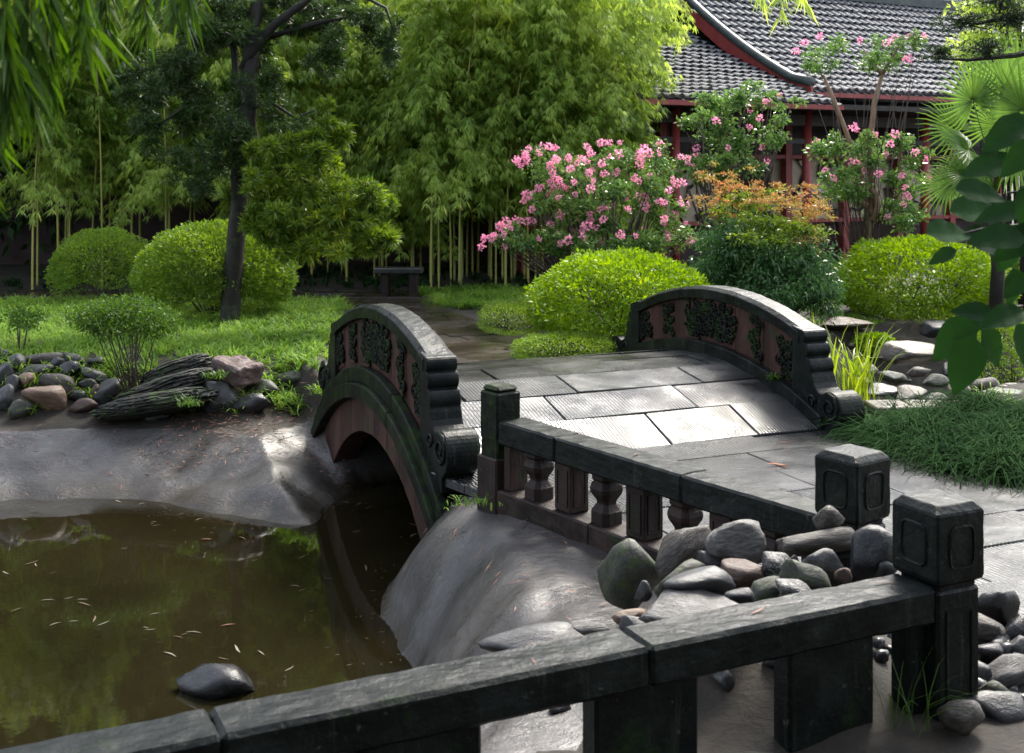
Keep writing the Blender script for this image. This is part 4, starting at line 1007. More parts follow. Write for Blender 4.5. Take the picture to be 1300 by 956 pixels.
b1 = [blob(690, 208, 34, 22, 16.4, .35, 500), blob(722, 225, 34, 26, 16.3, .4, 800), blob(775, 205, 40, 24, 16.6, .45, 900), blob(760, 250, 60, 34, 16.4, .6, 2400), blob(700, 262, 36, 26, 16.2, .4, 900), blob(668, 298, 40, 20, 16.0, .35, 800),
      blob(720, 300, 44, 28, 16.1, .5, 1400), blob(790, 295, 60, 34, 16.2, .6, 2200), blob(835, 255, 40, 36, 16.5, .5, 1500), blob(845, 205, 34, 24, 16.8, .4, 700), blob(850, 300, 34, 26, 16.5, .4, 900), blob(632, 310, 22, 12, 15.9, .2, 200)]
g = P(770, 340, 16.3)
cm = shrub('crape_myrtle', (g.x, g.y, 0), clump(b1, 7, .42, 1.0), M['myrtle'], 'wide crape myrtle covered in pink blossom clusters behind the azalea dome', 'flowering shrub', (.04, .085), .5, r0=.018, nst=1, shell=.1)
flowers(cm, b1, [15, 14, 15, 18, 11, 13, 12, 16, 12, 10, 9, 6])
b2 = [b[:6] + (int(b[6] * 1.1),) for b in [blob(930, 128, 60, 26, 18.5, .5, 1300), blob(905, 165, 50, 26, 18.3, .5, 1300), blob(960, 165, 44, 24, 18.4, .5, 1000), blob(925, 205, 56, 26, 18.2, .5, 1700), blob(985, 130, 32, 14, 18.6, .3, 350), blob(880, 215, 30, 20, 18.0, .3, 500)]]
g = P(925, 330, 18.3)
cm = shrub('crape_myrtle', (g.x, g.y, 0), clump(b2, 8, .36, 1.05), M['myrtle'], 'tall pale-leaved crape myrtle before the left pavilion roof, few blossoms', 'flowering shrub', (.05, .095), .5, r0=.02, nst=1, shell=.1)
flowers(cm, b2, [1, 2, 2, 6, 1, 4])
b3 = [b[:6] + (int(b[6] * 1.0),) for b in [blob(1045, 70, 34, 24, 17.5, .35, 600), blob(1110, 75, 40, 30, 17.5, .4, 800), blob(1165, 50, 12, 12, 17.5, .2, 60), blob(1080, 190, 44, 30, 17.4, .4, 1100), blob(1125, 195, 50, 26, 17.4, .45, 1200), blob(1060, 225, 34, 26, 17.3, .4, 900), blob(1110, 245, 54, 30, 17.3, .5, 1600), blob(1155, 235, 30, 24, 17.4, .3, 500), blob(1125, 275, 50, 18, 17.2, .4, 800)]]
g = P(1100, 320, 17.4)
cm = shrub('crape_myrtle', (g.x, g.y, 0), clump(b3, 8, .36, 1.05), M['myrtle'], 'crape myrtle with two bare tan trunks and tufted tops before the right roof', 'flowering tree', (.045, .09), .5, r0=.008, nst=1, shell=.1)
flowers(cm, b3, [4, 4, 2, 5, 6, 5, 6, 3, 2])
mb = MB(); pp = lambda l, Y: [P(a, b, Y) for a, b in l]
mb.tube(pp([(1098, 320), (1104, 285), (1108, 240), (1104, 190), (1110, 130), (1120, 95)], 17.4), [.07, .06, .05, .045, .04, .03], 8)
mb.tube(pp([(1104, 280), (1093, 225), (1075, 170), (1058, 125), (1045, 95)], 17.4), [.05, .04, .035, .03, .02], 8)
mb.tube(pp([(1100, 262), (1093, 255), (1094, 243), (1103, 238), (1112, 246), (1114, 262), (1108, 280)], 17.3), [.05, .05, .045, .045, .045, .05, .05], 8)
mb.tube(pp([(1120, 95), (1105, 78), (1095, 60)], 17.4), [.03, .02, .008], 6); mb.tube(pp([(1120, 95), (1140, 60), (1165, 38)], 17.4), [.028, .018, .006], 6)
mb.build('trunk', M['barklight'], cm, smooth=True)
# nandina
b4 = [blob(975, 330, 90, 55, 14.6, .75, 7000), blob(930, 300, 50, 40, 14.6, .6, 2500), blob(1030, 345, 44, 48, 14.5, .6, 2500), blob(975, 375, 80, 30, 14.2, .5, 2500)]
g = P(975, 420, 14.6)
nd = shrub('nandina_bush', (g.x, g.y, 0), [b[:6] + (b[6] // 3,) for b in b4] + clump(b4, 9, .36, .95), M['nandina'], 'dark green nandina bush with orange-red new leaves on top', 'shrub', (.05, .085), .32, up=-.35, r0=.010, nst=2, shell=.3, droop=.3)
V = []
for b in clump([blob(930, 262, 60, 24, 14.8, .5, 1500), blob(1010, 290, 50, 28, 14.7, .5, 1500), blob(960, 290, 80, 26, 14.3, .5, 2200)], 10, .32, 1.1):
    p, o_ = blobpts(b, .05); m = len(p); L = RNG.uniform(.04, .07, m); V.append(leaves(p, nrm(rnd_dir(m) + [0, 0, -.1]), L, L * .33, .2))
v, q = cat(V); quads('upper_leaves', v, q, M['podob'], nd)
V = []
for b in clump((blob(945, 240, 66, 18, 14.9, .5, 1500), blob(1010, 268, 40, 22, 14.7, .5, 1100), blob(915, 262, 30, 22, 14.7, .4, 500), blob(1030, 300, 26, 26, 14.6, .4, 600), blob(970, 262, 60, 20, 14.7, .5, 900), blob(930, 226, 50, 16, 14.9, .4, 500), blob(1040, 262, 30, 18, 14.7, .3, 400)), 14, .24, 1.25):
    p, o_ = blobpts(b, 0.05); m = len(p); L = RNG.uniform(.03, .055, m); V.append(leaves(p, nrm(rnd_dir(m) + [0, 0, .3]), L, L * .35, .1))
v, q = cat(V); quads('new_leaves', v, q, M['orangeleaf'], nd)

# ------------------------------------------------------------------ bamboo
def bamboo_proto(seed, H, first, spread, dens, mat, leafL=(.11, .19), lean=.5):
    rr = np.random.default_rng(seed); r_ = root('bamboo', (0, 0, 0), 'x', 'bamboo')
    la = rr.uniform(0, 6.28); N = 24; cp = []
    for i in range(N + 1):
        f = i / N; b = lean * f ** 2.6; cp.append(Vector((math.cos(la) * b, math.sin(la) * b, H * f - .35 * lean * f ** 4)))
    mb = MB(); pts = []; rad = []; rb = .021
    for i in range(N + 1):
        r = rb * (1 - .75 * i / N); pts += [cp[i] - Vector((0, 0, .004)), cp[i]]; rad += [r * 1.12, r]
    mb.tube(pts, rad, 6); mb.build('culm', M['culm'], r_, smooth=True)
    LV = []; tw = MB()
    nodes = [i for i in range(N + 1) if i / N * H >= first]
    for i in nodes:
        f = i / N; nb = rr.integers(2, 4)
        for _ in range(nb):
            a = rr.uniform(0, 6.28); ln = spread * rr.uniform(.6, 1.2) * (1.05 - .5 * f); p0 = np.array(cp[i]); steps = max(4, int(ln / .1)); hd = np.array([math.cos(a), math.sin(a), 0]); pos = p0.copy(); el = rr.uniform(.5, 1.0)
            line = [Vector(pos)]
            for s_ in range(steps):
                e = el - 1.9 * (s_ / steps) ** 1.1; pos = pos + (hd * math.cos(e) + np.array([0, 0, math.sin(e)])) * ln / steps
                if s_ % 2 == 1 or s_ == steps - 1: line.append(Vector(pos))
                if s_ < 1: continue
                for c_ in range(int(dens) + 1):
                    q = pos + rr.normal(0, .07, 3); m = rr.integers(4, 7)
                    az = a + rr.normal(0, 1.0); outd = np.array([math.cos(az), math.sin(az), 0])
                    sd = np.array([-outd[1], outd[0], 0]); fan = np.linspace(-.6, .6, m) + rr.normal(0, .1, m)
                    dd = outd[None] * .55 + sd[None] * fan[:, None] + np.array([0, 0, -1.0])[None] * rr.uniform(.35, 1.3)
                    L = rr.uniform(*leafL, m); nn = nrm(outd[None] * .8 + np.array([0, 0, .6])[None] + rr.normal(0, .25, (m, 3)))
                    side = nrm(np.cross(nrm(dd), nn)); LV.append(leaves(np.repeat(q[None], m, 0), dd, L, L * .125, .1, side, .35))
            tw.tube(line, [.005] * (len(line) - 1) + [.001], 3, False)
    v, q = cat(LV); quads('foliage', v, q, mat, r_); tw.build('twigs', M['culm'], r_)
    return r_
protos = [bamboo_proto(1, 6.2, 1.5, 1.25, 4, M['bamboo'], lean=1.2), bamboo_proto(2, 5.8, 1.9, 1.15, 4, M['bamboo'], lean=.9), bamboo_proto(3, 6.4, 2.1, 1.3, 4, M['bamboo'], lean=1.4),
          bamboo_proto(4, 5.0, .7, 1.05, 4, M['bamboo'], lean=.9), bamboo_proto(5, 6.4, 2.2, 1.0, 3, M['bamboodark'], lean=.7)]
usedp = set()
def bamboo(kind, x, y, rz, sc, label, group):
    pr = protos[kind]
    if kind not in usedp: usedp.add(kind); o = pr
    else: o = dup(pr)
    o.location = (x, y, 0); o.rotation_euler = (0, 0, rz); o.scale = (sc, sc, sc); tag(o, label, 'bamboo', group)
rb = random.Random(5)
G1 = ('slender yellow-green bamboo of the central grove above the path', 'bamboo in the central grove')
G2 = ('slender bamboo with bare culms in the shady left grove', 'bamboo in the left grove')
G3 = ('low bamboo with foliage nearly to the ground behind the path', 'low bamboo beside the path')
# central grove
for k in range(30):
    px = rb.uniform(545, 775); Y = rb.uniform(20.0, 21.6); bamboo(rb.choice([0, 1, 2]), (px - 650) / F * Y, Y, rb.uniform(0, 6.28), rb.uniform(.85, 1.1), *G1)
for k in range(16):
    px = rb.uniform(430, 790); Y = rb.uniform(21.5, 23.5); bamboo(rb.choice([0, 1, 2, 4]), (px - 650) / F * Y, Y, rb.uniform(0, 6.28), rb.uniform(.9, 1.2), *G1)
for k in range(9):
    px = rb.uniform(440, 560); Y = rb.uniform(20.6, 22.3); bamboo(rb.choice([3, 0]), (px - 650) / F * Y, Y, rb.uniform(0, 6.28), rb.uniform(.9, 1.1), *G3)
for k in range(5):
    px = rb.uniform(730, 790); Y = rb.uniform(20.0, 21.5); bamboo(3, (px - 650) / F * Y, Y, rb.uniform(0, 6.28), rb.uniform(.9, 1.15), *G3)
# left grove
for k in range(34):
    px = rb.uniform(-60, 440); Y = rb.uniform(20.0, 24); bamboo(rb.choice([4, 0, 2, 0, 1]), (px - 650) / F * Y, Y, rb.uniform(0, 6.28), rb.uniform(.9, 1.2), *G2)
for i, p_ in enumerate(protos):
    if i not in usedp: p_.location = (-3, 24, 0); tag(p_, *G2)

# ------------------------------------------------------------------ backdrop trees and garden wall
def bigtree(seed, H):
    r_ = root('evergreen_tree', (0, 0, 0), 'x', 'tree', 'evergreens behind the garden wall')
    rr = np.random.default_rng(seed); V = []
    for k in range(20):
        a = rr.uniform(0, 6.28); q = rr.uniform(.2, 1.8); z = rr.uniform(.12, .93) * H; b = (math.cos(a) * q, math.sin(a) * q, z, rr.uniform(.9, 1.4), rr.uniform(.9, 1.4), rr.uniform(.7, 1.1), 900)
        p, o = blobpts(b, .3); L = RNG.uniform(.12, .2, len(p)); V.append(leaves(p, nrm(o + rnd_dir(len(p)) * .8), L, L * .45, .1))
    v, q = cat(V); quads('crown', v, q, M['backtree'], r_)
    mb = MB(); mb.tube([(0, 0, -.1), (.1, 0, H * .4), (0, .1, H * .9)], [.18, .13, .04], 8)
    for k in range(8):
        a = k * .8; z = H * (.2 + .08 * k); mb.tube([(0, 0, z), (math.cos(a) * .8, math.sin(a) * .8, z + .4), (math.cos(a) * 1.6, math.sin(a) * 1.6, z + .6)], [.06, .04, .01], 6)
    mb.build('trunk', M['bark'], r_, smooth=True); return r_
bt = [bigtree(31, 6.6), bigtree(32, 6.2)]
spots = [(-15.5, 26.5), (-12.5, 27.5), (-9.8, 26.6), (-7.2, 27.8), (-4.6, 26.6), (-2.2, 27.6), (.2, 26.8), (2.4, 28.5), (-16, 23), (-13.5, 24.4), (-1.5, 30), (-7, 31), (-11, 30.5), (-14.5, 30), (-4.2, 30.5), (-18, 28), (-5.8, 27.2), (-11.2, 26.4), (1.3, 29.5), (4.2, 31)]
for i, (x, y) in enumerate(spots):
    o = bt[i] if i < 2 else dup(bt[i % 2]); o.location = (x, y, 0); o.rotation_euler = (0, 0, i * 1.3); o.scale = (1.65 if x < -3 else 1.1,) * 3
    o['label'] = 'dense dark evergreen behind the bamboo groves'
# unseen evergreens added out of the frame to shade the near stones
for i, (x, y, k) in enumerate([(-4.5, -3.2, 1.25), (.2, -5.2, 1.35), (4.6, -3.0, 1.25), (-8.5, -1.0, 1.2), (8.0, 0.5, 1.1)]):
    o = dup(bt[i % 2]); o.location = (x, y, 0); o.rotation_euler = (0, 0, i * 2.1); o.scale = (k,) * 3
    o['label'] = ['unseen evergreen added for shade behind the viewer on the left', 'tallest unseen evergreen added for shade directly behind the viewer', 'unseen evergreen added for shade behind the viewer on the right', 'unseen evergreen added for shade left of the pond outside the frame', 'unseen evergreen added for shade right of the paving outside the frame'][i]; o['group'] = 'unseen evergreens added to shade the near bank'
wl = root('garden_wall', (-6, 25.2, 0), 'dark red garden wall just visible through the bamboo stems', 'wall')
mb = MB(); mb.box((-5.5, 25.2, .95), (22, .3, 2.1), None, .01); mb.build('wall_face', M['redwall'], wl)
mb = MB(); mb.box((-5.5, 25.2, 2.05), (22, .55, .12), None, .02); mb.build('wall_coping', M['verge'], wl)
# bench
bc = P(505, 383, 18.9); bn = root('stone_bench', (bc.x, bc.y, 0), 'low stone bench in the shade beside the bamboo at the path end', 'bench')
mb = MB(); mb.box((bc.x, bc.y + .2, .42), (.78, .38, .09), None, .015); mb.build('seat', M['sd'], bn)
for sx in (-.22, .24): mb = MB(); mb.box((bc.x + sx, bc.y + .2, .17), (.13, .3, .42), None, .01); mb.build('leg', M['redd'], bn)

# ------------------------------------------------------------------ podocarpus tree
tb = P(293, 424, 14.9)
tree = root('podocarpus_tree', (tb.x, tb.y, .05), 'dark-trunked tree with whorled narrow leaves standing before the round hedge', 'tree')
YT = 14.9
trunk = pp([(293, 430), (292, 400), (296, 340), (303, 270), (306, 200), (314, 150), (316, 100), (322, 40), (328, -30), (330, -110)], YT)
mb = MB(); rr_ = [.15, .125, .115, .11, .11, .12, .10, .09, .07, .05]; 
pts = []; rad = []
for i in range(len(trunk) - 1):
    for f in (0, .33, .66): pts.append(trunk[i].lerp(trunk[i + 1], f) + Vector((random.gauss(0, .006), random.gauss(0, .006), 0))); rad.append((rr_[i] * (1 - f) + rr_[i + 1] * f) * random.uniform(.95, 1.06))
pts.append(trunk[-1]); rad.append(.05)
mb.tube(pts, rad, 14); mb.build('trunk', M['bark'], tree, smooth=True)
limbs = [([(308, 90), (322, 62), (350, 30), (385, 4), (420, -30)], YT, YT - .3, .07, .04), ([(312, 130), (300, 100), (296, 50), (290, 0)], YT, YT + .3, .06, .03), ([(304, 190), (270, 150), (235, 135), (200, 160)], YT, YT - .4, .035, .012),
         ([(303, 210), (340, 205), (380, 225), (430, 260)], YT, YT - .5, .04, .012), ([(318, 60), (280, 40), (230, 55), (190, 90)], YT, YT + .2, .04, .012), ([(300, 230), (320, 250), (350, 265), (380, 290)], YT, YT - .6, .03, .01),
         ([(310, 140), (345, 130), (375, 150), (400, 140)], YT, YT - .2, .03, .01), ([(330, 50), (400, 30), (450, 20), (478, 60)], YT, YT + .3, .04, .012), ([(420, -30), (450, -10), (490, 10), (500, 40)], YT, YT, .03, .01)]
for l_, ya, yb, ra, rb_ in limbs:
    n = len(l_); mb = MB(); mb.tube([P(a, b, ya + (yb - ya) * i / (n - 1)) for i, (a, b) in enumerate(l_)], [ra + (rb_ - ra) * i / (n - 1) for i in range(n)], 8); mb.build('limb', M['bark'], tree, smooth=True)
def rosettes(blobs, k, L, Wd, mat, name, par, shell=.25, up=.3, tw=True, wood='bark', lower=1):
    V = []; mb = MB()
    for b in blobs:
        p, o = blobpts(b, shell); n = len(p); pa = nrm(o * .6 + rnd_dir(n) * .5 + [0, 0, up])
        for j in range(k):
            r = rnd_dir(n); r = nrm(r - pa * (r * pa).sum(1, keepdims=True)); f = RNG.uniform(.2, 1.2, n)[:, None]
            d = nrm(pa * f + r * .9); V.append(leaves(p + pa * .01 * j / k, d, RNG.uniform(*L, n), Wd, .05))
        if tw:
            c = Vector(b[:3])
            for i in range(0, n, 9):
                e = Vector(p[i].tolist()); m = c.lerp(e, .55) + Vector((random.gauss(0, .04), random.gauss(0, .04), random.gauss(0, .04)))
                mb.tube([c + (e - c) * .15, m, e], [.008, .005, .0025], 4, False)
    v, q = cat(V); o = quads(name, v, q, mat, par)
    if tw: mb.build('twigs', M[wood], par)
    return o
dk = [blob(300, 40, 60, 40, 14.9, .6, 420), blob(230, 60, 55, 45, 15.0, .6, 460), blob(190, 110, 45, 35, 15.0, .5, 330), blob(250, 120, 60, 40, 14.7, .6, 460), blob(200, 165, 42, 24, 14.6, .4, 240), blob(340, 120, 40, 40, 14.8, .4, 220), blob(400, 20, 60, 28, 15.0, .5, 340), blob(460, 40, 44, 34, 15.1, .4, 260),
      blob(492, 60, 20, 45, 15.1, .3, 130), blob(270, 190, 50, 34, 14.6, .5, 240), blob(330, 0, 80, 30, 14.9, .6, 300), blob(220, 5, 70, 30, 15.1, .6, 300), blob(300, 170, 24, 40, 14.5, .3, 150), blob(420, 75, 30, 20, 15, .3, 110), blob(370, 170, 40, 30, 14.7, .4, 170), blob(245, 225, 40, 20, 14.5, .4, 110)]
dk = clump([b[:6] + (int(b[6] * 1.7),) for b in dk], 9, .34, 1.15)
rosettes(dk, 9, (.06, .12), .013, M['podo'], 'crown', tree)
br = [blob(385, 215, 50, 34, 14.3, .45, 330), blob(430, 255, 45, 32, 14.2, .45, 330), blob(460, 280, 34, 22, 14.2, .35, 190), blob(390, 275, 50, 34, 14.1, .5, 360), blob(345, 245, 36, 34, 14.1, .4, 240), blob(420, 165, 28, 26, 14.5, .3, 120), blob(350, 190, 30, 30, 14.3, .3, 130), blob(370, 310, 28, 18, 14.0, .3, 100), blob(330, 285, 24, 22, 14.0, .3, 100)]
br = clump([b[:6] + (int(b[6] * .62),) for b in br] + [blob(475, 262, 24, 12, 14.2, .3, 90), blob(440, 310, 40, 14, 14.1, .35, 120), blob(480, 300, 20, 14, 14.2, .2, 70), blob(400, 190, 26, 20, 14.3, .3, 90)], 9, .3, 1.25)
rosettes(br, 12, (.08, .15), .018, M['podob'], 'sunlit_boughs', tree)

# ------------------------------------------------------------------ overhanging near branches
def hanging(name, label, starts, Y, ln, nfan, Ls, mat):
    r_ = root(name, P(starts[0][0], starts[0][1], Y), label, 'branch'); mb = MB(); LV = []
    for (px, py, dx, ll) in starts:
        p = P(px, py, Y + random.uniform(-.2, .2)); st = [p]; d = Vector((dx, random.uniform(-.3, .3), -.8)).normalized(); N = int(9 * ll)
        for i in range(N):
            d = (d + Vector((random.gauss(0, .08), random.gauss(0, .08), -.1))).normalized(); p = p + d * ln / 9; st.append(p)
            for _ in range(nfan):
                m = random.choice([3, 4, 5]); az = random.uniform(0, 6.28); out = np.array([math.cos(az), math.sin(az) * .7, 0]); sd = np.array([-out[1], out[0], 0]); fan = np.linspace(-.8, .8, m)
                dd = out[None] * .5 + sd[None] * fan[:, None] + np.array([0, 0, -random.uniform(.3, 1.4)])[None] + np.array(d)[None] * .4; L = RNG.uniform(*Ls, m)
                nn = nrm(np.array([[0, -.8, .5]]) + RNG.normal(0, .5, (m, 3))); LV.append(leaves(np.repeat(np.array(p)[None], m, 0), dd, L, L * .11, .1, nrm(np.cross(nrm(dd), nn)), .35))
        mb.tube(st, [.004] * (len(st) - 1) + [.001], 4)
    v, q = cat(LV); quads('foliage', v, q, mat, r_); mb.build('twigs', M['culm'], r_)
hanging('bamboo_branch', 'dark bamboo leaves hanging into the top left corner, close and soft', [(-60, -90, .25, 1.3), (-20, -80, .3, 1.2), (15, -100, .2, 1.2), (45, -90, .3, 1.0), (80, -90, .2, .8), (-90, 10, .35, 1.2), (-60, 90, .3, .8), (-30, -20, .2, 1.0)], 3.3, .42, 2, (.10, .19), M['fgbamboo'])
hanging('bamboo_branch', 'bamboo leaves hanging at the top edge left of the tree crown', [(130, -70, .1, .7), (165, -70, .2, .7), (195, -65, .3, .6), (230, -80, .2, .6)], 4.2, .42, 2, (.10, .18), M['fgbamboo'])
hanging('bamboo_branch', 'little bright bamboo sprig hanging from the top edge before the pavilion roof', [(960, -40, .1, .5), (995, -50, .1, .8), (1015, -45, .2, .6)], 6.0, .36, 1, (.09, .15), M['bamboo'])
# conifer branch top right
cb = root('conifer_branch', P(1340, 60, 8), 'dark flat-tufted conifer branch reaching in at the top right corner', 'branch')
mb = MB(); mb.tube([P(1350, 55, 8), P(1290, 70, 8), P(1230, 76, 8), P(1180, 74, 8)], [.03, .02, .012, .005], 6); mb.tube([P(1350, 10, 8), P(1290, 20, 8), P(1240, 30, 8), P(1200, 22, 8)], [.03, .02, .012, .005], 6); mb.build('twigs', M['bark'], cb)
rosettes([blob(1195, 68, 34, 9, 8, .15, 90), blob(1250, 62, 40, 12, 8, .2, 130), blob(1225, 30, 44, 14, 8, .2, 150), blob(1285, 25, 40, 22, 8, .2, 200), blob(1270, 0, 50, 16, 8, .2, 160)], 12, (.02, .045), .005, M['pine'], 'foliage', cb, .1, .5, True)
bgsh = [blob(1270, 5, 60, 30, 20, .8, 2200), blob(1300, 40, 50, 50, 20, .8, 2200), blob(1240, 60, 40, 24, 20, .6, 1200), blob(1290, 100, 60, 30, 20, .8, 1500)]
g = P(1290, 330, 20)
shrub('broadleaf_tree', (g.x, g.y, 0), bgsh, M['bamboo'], 'bright yellow-green tree crown behind the palm at the right edge', 'tree', (.07, .12), .4, r0=.05, bark='bark')
# broad leaves near right
def broadleaf():
    V = []; Fc = []; N = 9
    for i in range(N + 1):
        f = i / N; w = .30 * math.sin(math.pi * f ** .75) ** .8 * (1 - .15 * f) if 0 < f < 1 else .004
        for k, x in enumerate((-1, -.5, 0, .5, 1)): V.append((x * w, f, .10 * abs(x) * w * 2 - .22 * f * f + .02 * math.sin(f * 20) * abs(x)))
    for i in range(N):
        for k in range(4): Fc.append((i * 5 + k, i * 5 + k + 1, i * 5 + k + 6, i * 5 + k + 5))
    me = bpy.data.meshes.new('leaf'); me.from_pydata(V, [], Fc); me.update(); me.shade_smooth(); me.materials.append(M['broad']); return me
BL = broadleaf()
bl = root('broadleaf_branch', P(1340, 330, 3.6), 'big glossy dark leaves of a near branch along the right edge', 'branch')
LV = [(1175, 296, 1245, 290, 66, 0), (1205, 268, 1290, 262, 60, 10), (1300, 300, 1225, 300, 70, -10), (1222, 297, 1300, 318, 66, 0), (1215, 318, 1172, 333, 42, 30), (1212, 240, 1290, 246, 56, 0), (1290, 205, 1215, 214, 50, 0), (1300, 265, 1230, 275, 62, 0),
      (1262, 400, 1203, 388, 52, 10), (1235, 405, 1180, 460, 60, 0), (1238, 428, 1208, 510, 66, 0), (1246, 418, 1282, 472, 74, 0), (1250, 395, 1205, 432, 46, 0), (1300, 395, 1240, 410, 50, 10), (1290, 410, 1312, 470, 50, 0), (1285, 340, 1290, 400, 66, 0), (1305, 230, 1320, 320, 80, 0),
      (1310, 150, 1240, 190, 60, 0), (1320, 180, 1262, 225, 60, 0), (1310, 350, 1268, 378, 50, 0), (1250, 440, 1215, 478, 46, 0), (1320, 290, 1255, 330, 60, 0), (1290, 310, 1262, 350, 50, 0)]
for i, (x0, y0, x1, y1, wpx, tilt) in enumerate(LV):
    Yk = 3.5 + .25 * math.sin(i * 2.3); p0 = P(x0, y0, Yk); p1 = P(x1, y1, Yk + .03 * math.cos(i * 1.7)); d = p1 - p0; L = d.length * .9
    up = Vector((.15 * math.sin(i), -.75, .65)).normalized() if y1 - y0 > 30 else Vector((.25 * math.sin(i * 1.3), -.7, .65)).normalized()
    dy = d.normalized(); dx = dy.cross(up).normalized(); dz = dx.cross(dy)
    o = bpy.data.objects.new('leaf', BL); COL.objects.link(o); o.parent = bl
    Mx = Matrix((dx, dy, dz)).transposed().to_4x4(); Mx = Matrix.Translation(p0 - ORG[bl.name]) @ Mx @ Matrix.Diagonal((L * 1.05, L, L, 1)); o.matrix_local = Mx
mb = MB()
for l_ in ([(1345, 385), (1290, 390), (1262, 400), (1245, 412), (1250, 440)], [(1350, 270), (1300, 285), (1250, 290), (1222, 297)], [(1350, 150), (1310, 200), (1300, 300), (1300, 395)], [(1350, 200), (1320, 240), (1280, 245)]):
    mb.tube([P(a, b, 3.55) for a, b in l_], [.007, .005, .004, .003, .002][:len(l_)], 5)
mb.build('twigs', M['bark'], bl, smooth=True)

# ------------------------------------------------------------------ fan palm
def frond():
    V = []; Fc = []; N = 30; RNGl = random.Random(3)
    for i in range(N):
        a = R(-140 + 280 * i / (N - 1)); L = (1 - .25 * abs(a) / 2.5) * RNGl.uniform(.93, 1.03); s_, c_ = math.sin(a), math.cos(a); w = .035
        rows = [(0.02, .004, 0), (.45, w, .02), (.8, w * .55, -.03), (1.0, .003, -.16)]
        b = len(V)
        for f, ww_, dz in rows:
            x, y = s_ * L * f, c_ * L * f; V.append((x - c_ * ww_, y + s_ * ww_, dz)); V.append((x, y, dz - .018 * (f < .9))); V.append((x + c_ * ww_, y - s_ * ww_, dz))
        for k in range(3):
            for j in range(2): Fc.append((b + k * 3 + j, b + k * 3 + j + 1, b + k * 3 + j + 4, b + k * 3 + j + 3))
    me = bpy.data.meshes.new('frond'); me.from_pydata(V, [], Fc); me.update(); me.materials.append(M['palm']); return me
FM = frond()
def palm(px, Y, ztop, list_, label):
    g = P(px, 300, Y); r_ = root('fan_palm', (g.x, g.y, 0), label, 'palm')
    mb = MB(); mb.tube([(g.x, g.y, -.05), (g.x + .05, g.y, ztop * .5), (g.x, g.y, ztop)], [.09, .08, .075], 10); mb.build('trunk', M['bark'], r_, smooth=True)
    for i, (fx, fy, rpx, tip, dy) in enumerate(list_):
        c = P(fx, fy, Y + dy); top = Vector((g.x, g.y, ztop)); mbp = MB(); mid = top.lerp(c, .5) + Vector((0, 0, .12)); mbp.tube([top, mid, c], [.012, .009, .007], 5); ps = mbp.build('petiole', M['palm'], r_, smooth=True)
        o = bpy.data.objects.new('frond', FM); COL.objects.link(o); o.parent = r_; sc = rpx * Y / F
        d = (c - top).normalized(); d = Vector((d.x, d.y - .15, d.z * .6 + tip)).normalized(); upv = Vector((random.uniform(-.2, .2), -.75, .6)).normalized()
        dx = d.cross(upv).normalized(); dz = dx.cross(d); o.matrix_local = Matrix.Translation(c - ORG[r_.name]) @ Matrix((dx, d, dz)).transposed().to_4x4() @ Matrix.Diagonal((sc, sc, sc, 1))
palm(1262, 14.2, 1.75, [(1235, 128, 62, .1, -.1), (1212, 165, 55, -.2, .1), (1230, 190, 60, -.4, -.2), (1275, 110, 66, .3, 0), (1300, 140, 70, .1, -.2), (1225, 220, 50, -.7, -.1), (1265, 160, 60, 0, .2), (1290, 200, 64, -.3, 0), (1205, 235, 44, -.8, .1)], 'fan palm with drooping slit fronds at the right edge behind the broad leaves')
palm(1300, 16.8, 2.3, [(1290, 95, 60, .3, 0), (1320, 110, 60, .3, 0), (1280, 130, 56, 0, 0), (1250, 105, 50, .2, 0)], 'taller fan palm half outside the right edge')

# ------------------------------------------------------------------ the pavilion
E = Vector((.883, .469, 0)).normalized(); Nn = Vector((.469, -.883, 0)).normalized()
pav_root = root('pavilion', (4.2, 23.5, 0), 'red-columned garden pavilion with grey tiled roofs and lattice windows', 'building')
COLP = Vector((1.88, 21.97, 0))
for t in (1.406, 4.70, 8.06, 11.4):
    mb = MB(); c = COLP + E * t; mb.lathe([(.095, 0), (.095, 3.3)], c, 14); mb.build('column', M['redwood'], pav_root, smooth=True)
    mb = MB(); mb.lathe([(.17, -.05), (.17, .12), (.13, .2)], c, 12); mb.build('column_base', M['sg'], pav_root)
BK = COLP - Nn * 1.3
Me = Matrix(((E.x, -Nn.x, 0), (E.y, -Nn.y, 0), (0, 0, 1)))
for t in (-1.2, .4, 2.0, 3.65, 5.3, 6.95, 8.6, 10.3, 12):
    mb = MB(); mb.box(BK + E * t + Vector((0, 0, 1.65)), (.17, .17, 3.3), Me); mb.build('pilaster', M['redwood'], pav_root)
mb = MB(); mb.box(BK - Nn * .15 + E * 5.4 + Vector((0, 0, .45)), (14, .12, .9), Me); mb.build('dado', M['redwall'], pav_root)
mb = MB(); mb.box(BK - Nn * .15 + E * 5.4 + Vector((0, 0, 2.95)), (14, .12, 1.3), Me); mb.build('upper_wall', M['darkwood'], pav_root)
mb = MB(); mb.box(BK - Nn * .18 + E * 5.4 + Vector((0, 0, 1.6)), (14, .04, 1.42), Me); mb.build('window_paper', M['cream'], pav_root)
mb = MB(); mb.box(BK + Nn * .02 + E * 5.4 + Vector((0, 0, .93)), (14, .1, .08), Me); mb.box(BK + Nn * .02 + E * 5.4 + Vector((0, 0, 2.32)), (14, .1, .08), Me); mb.build('window_rails', M['redwood'], pav_root)
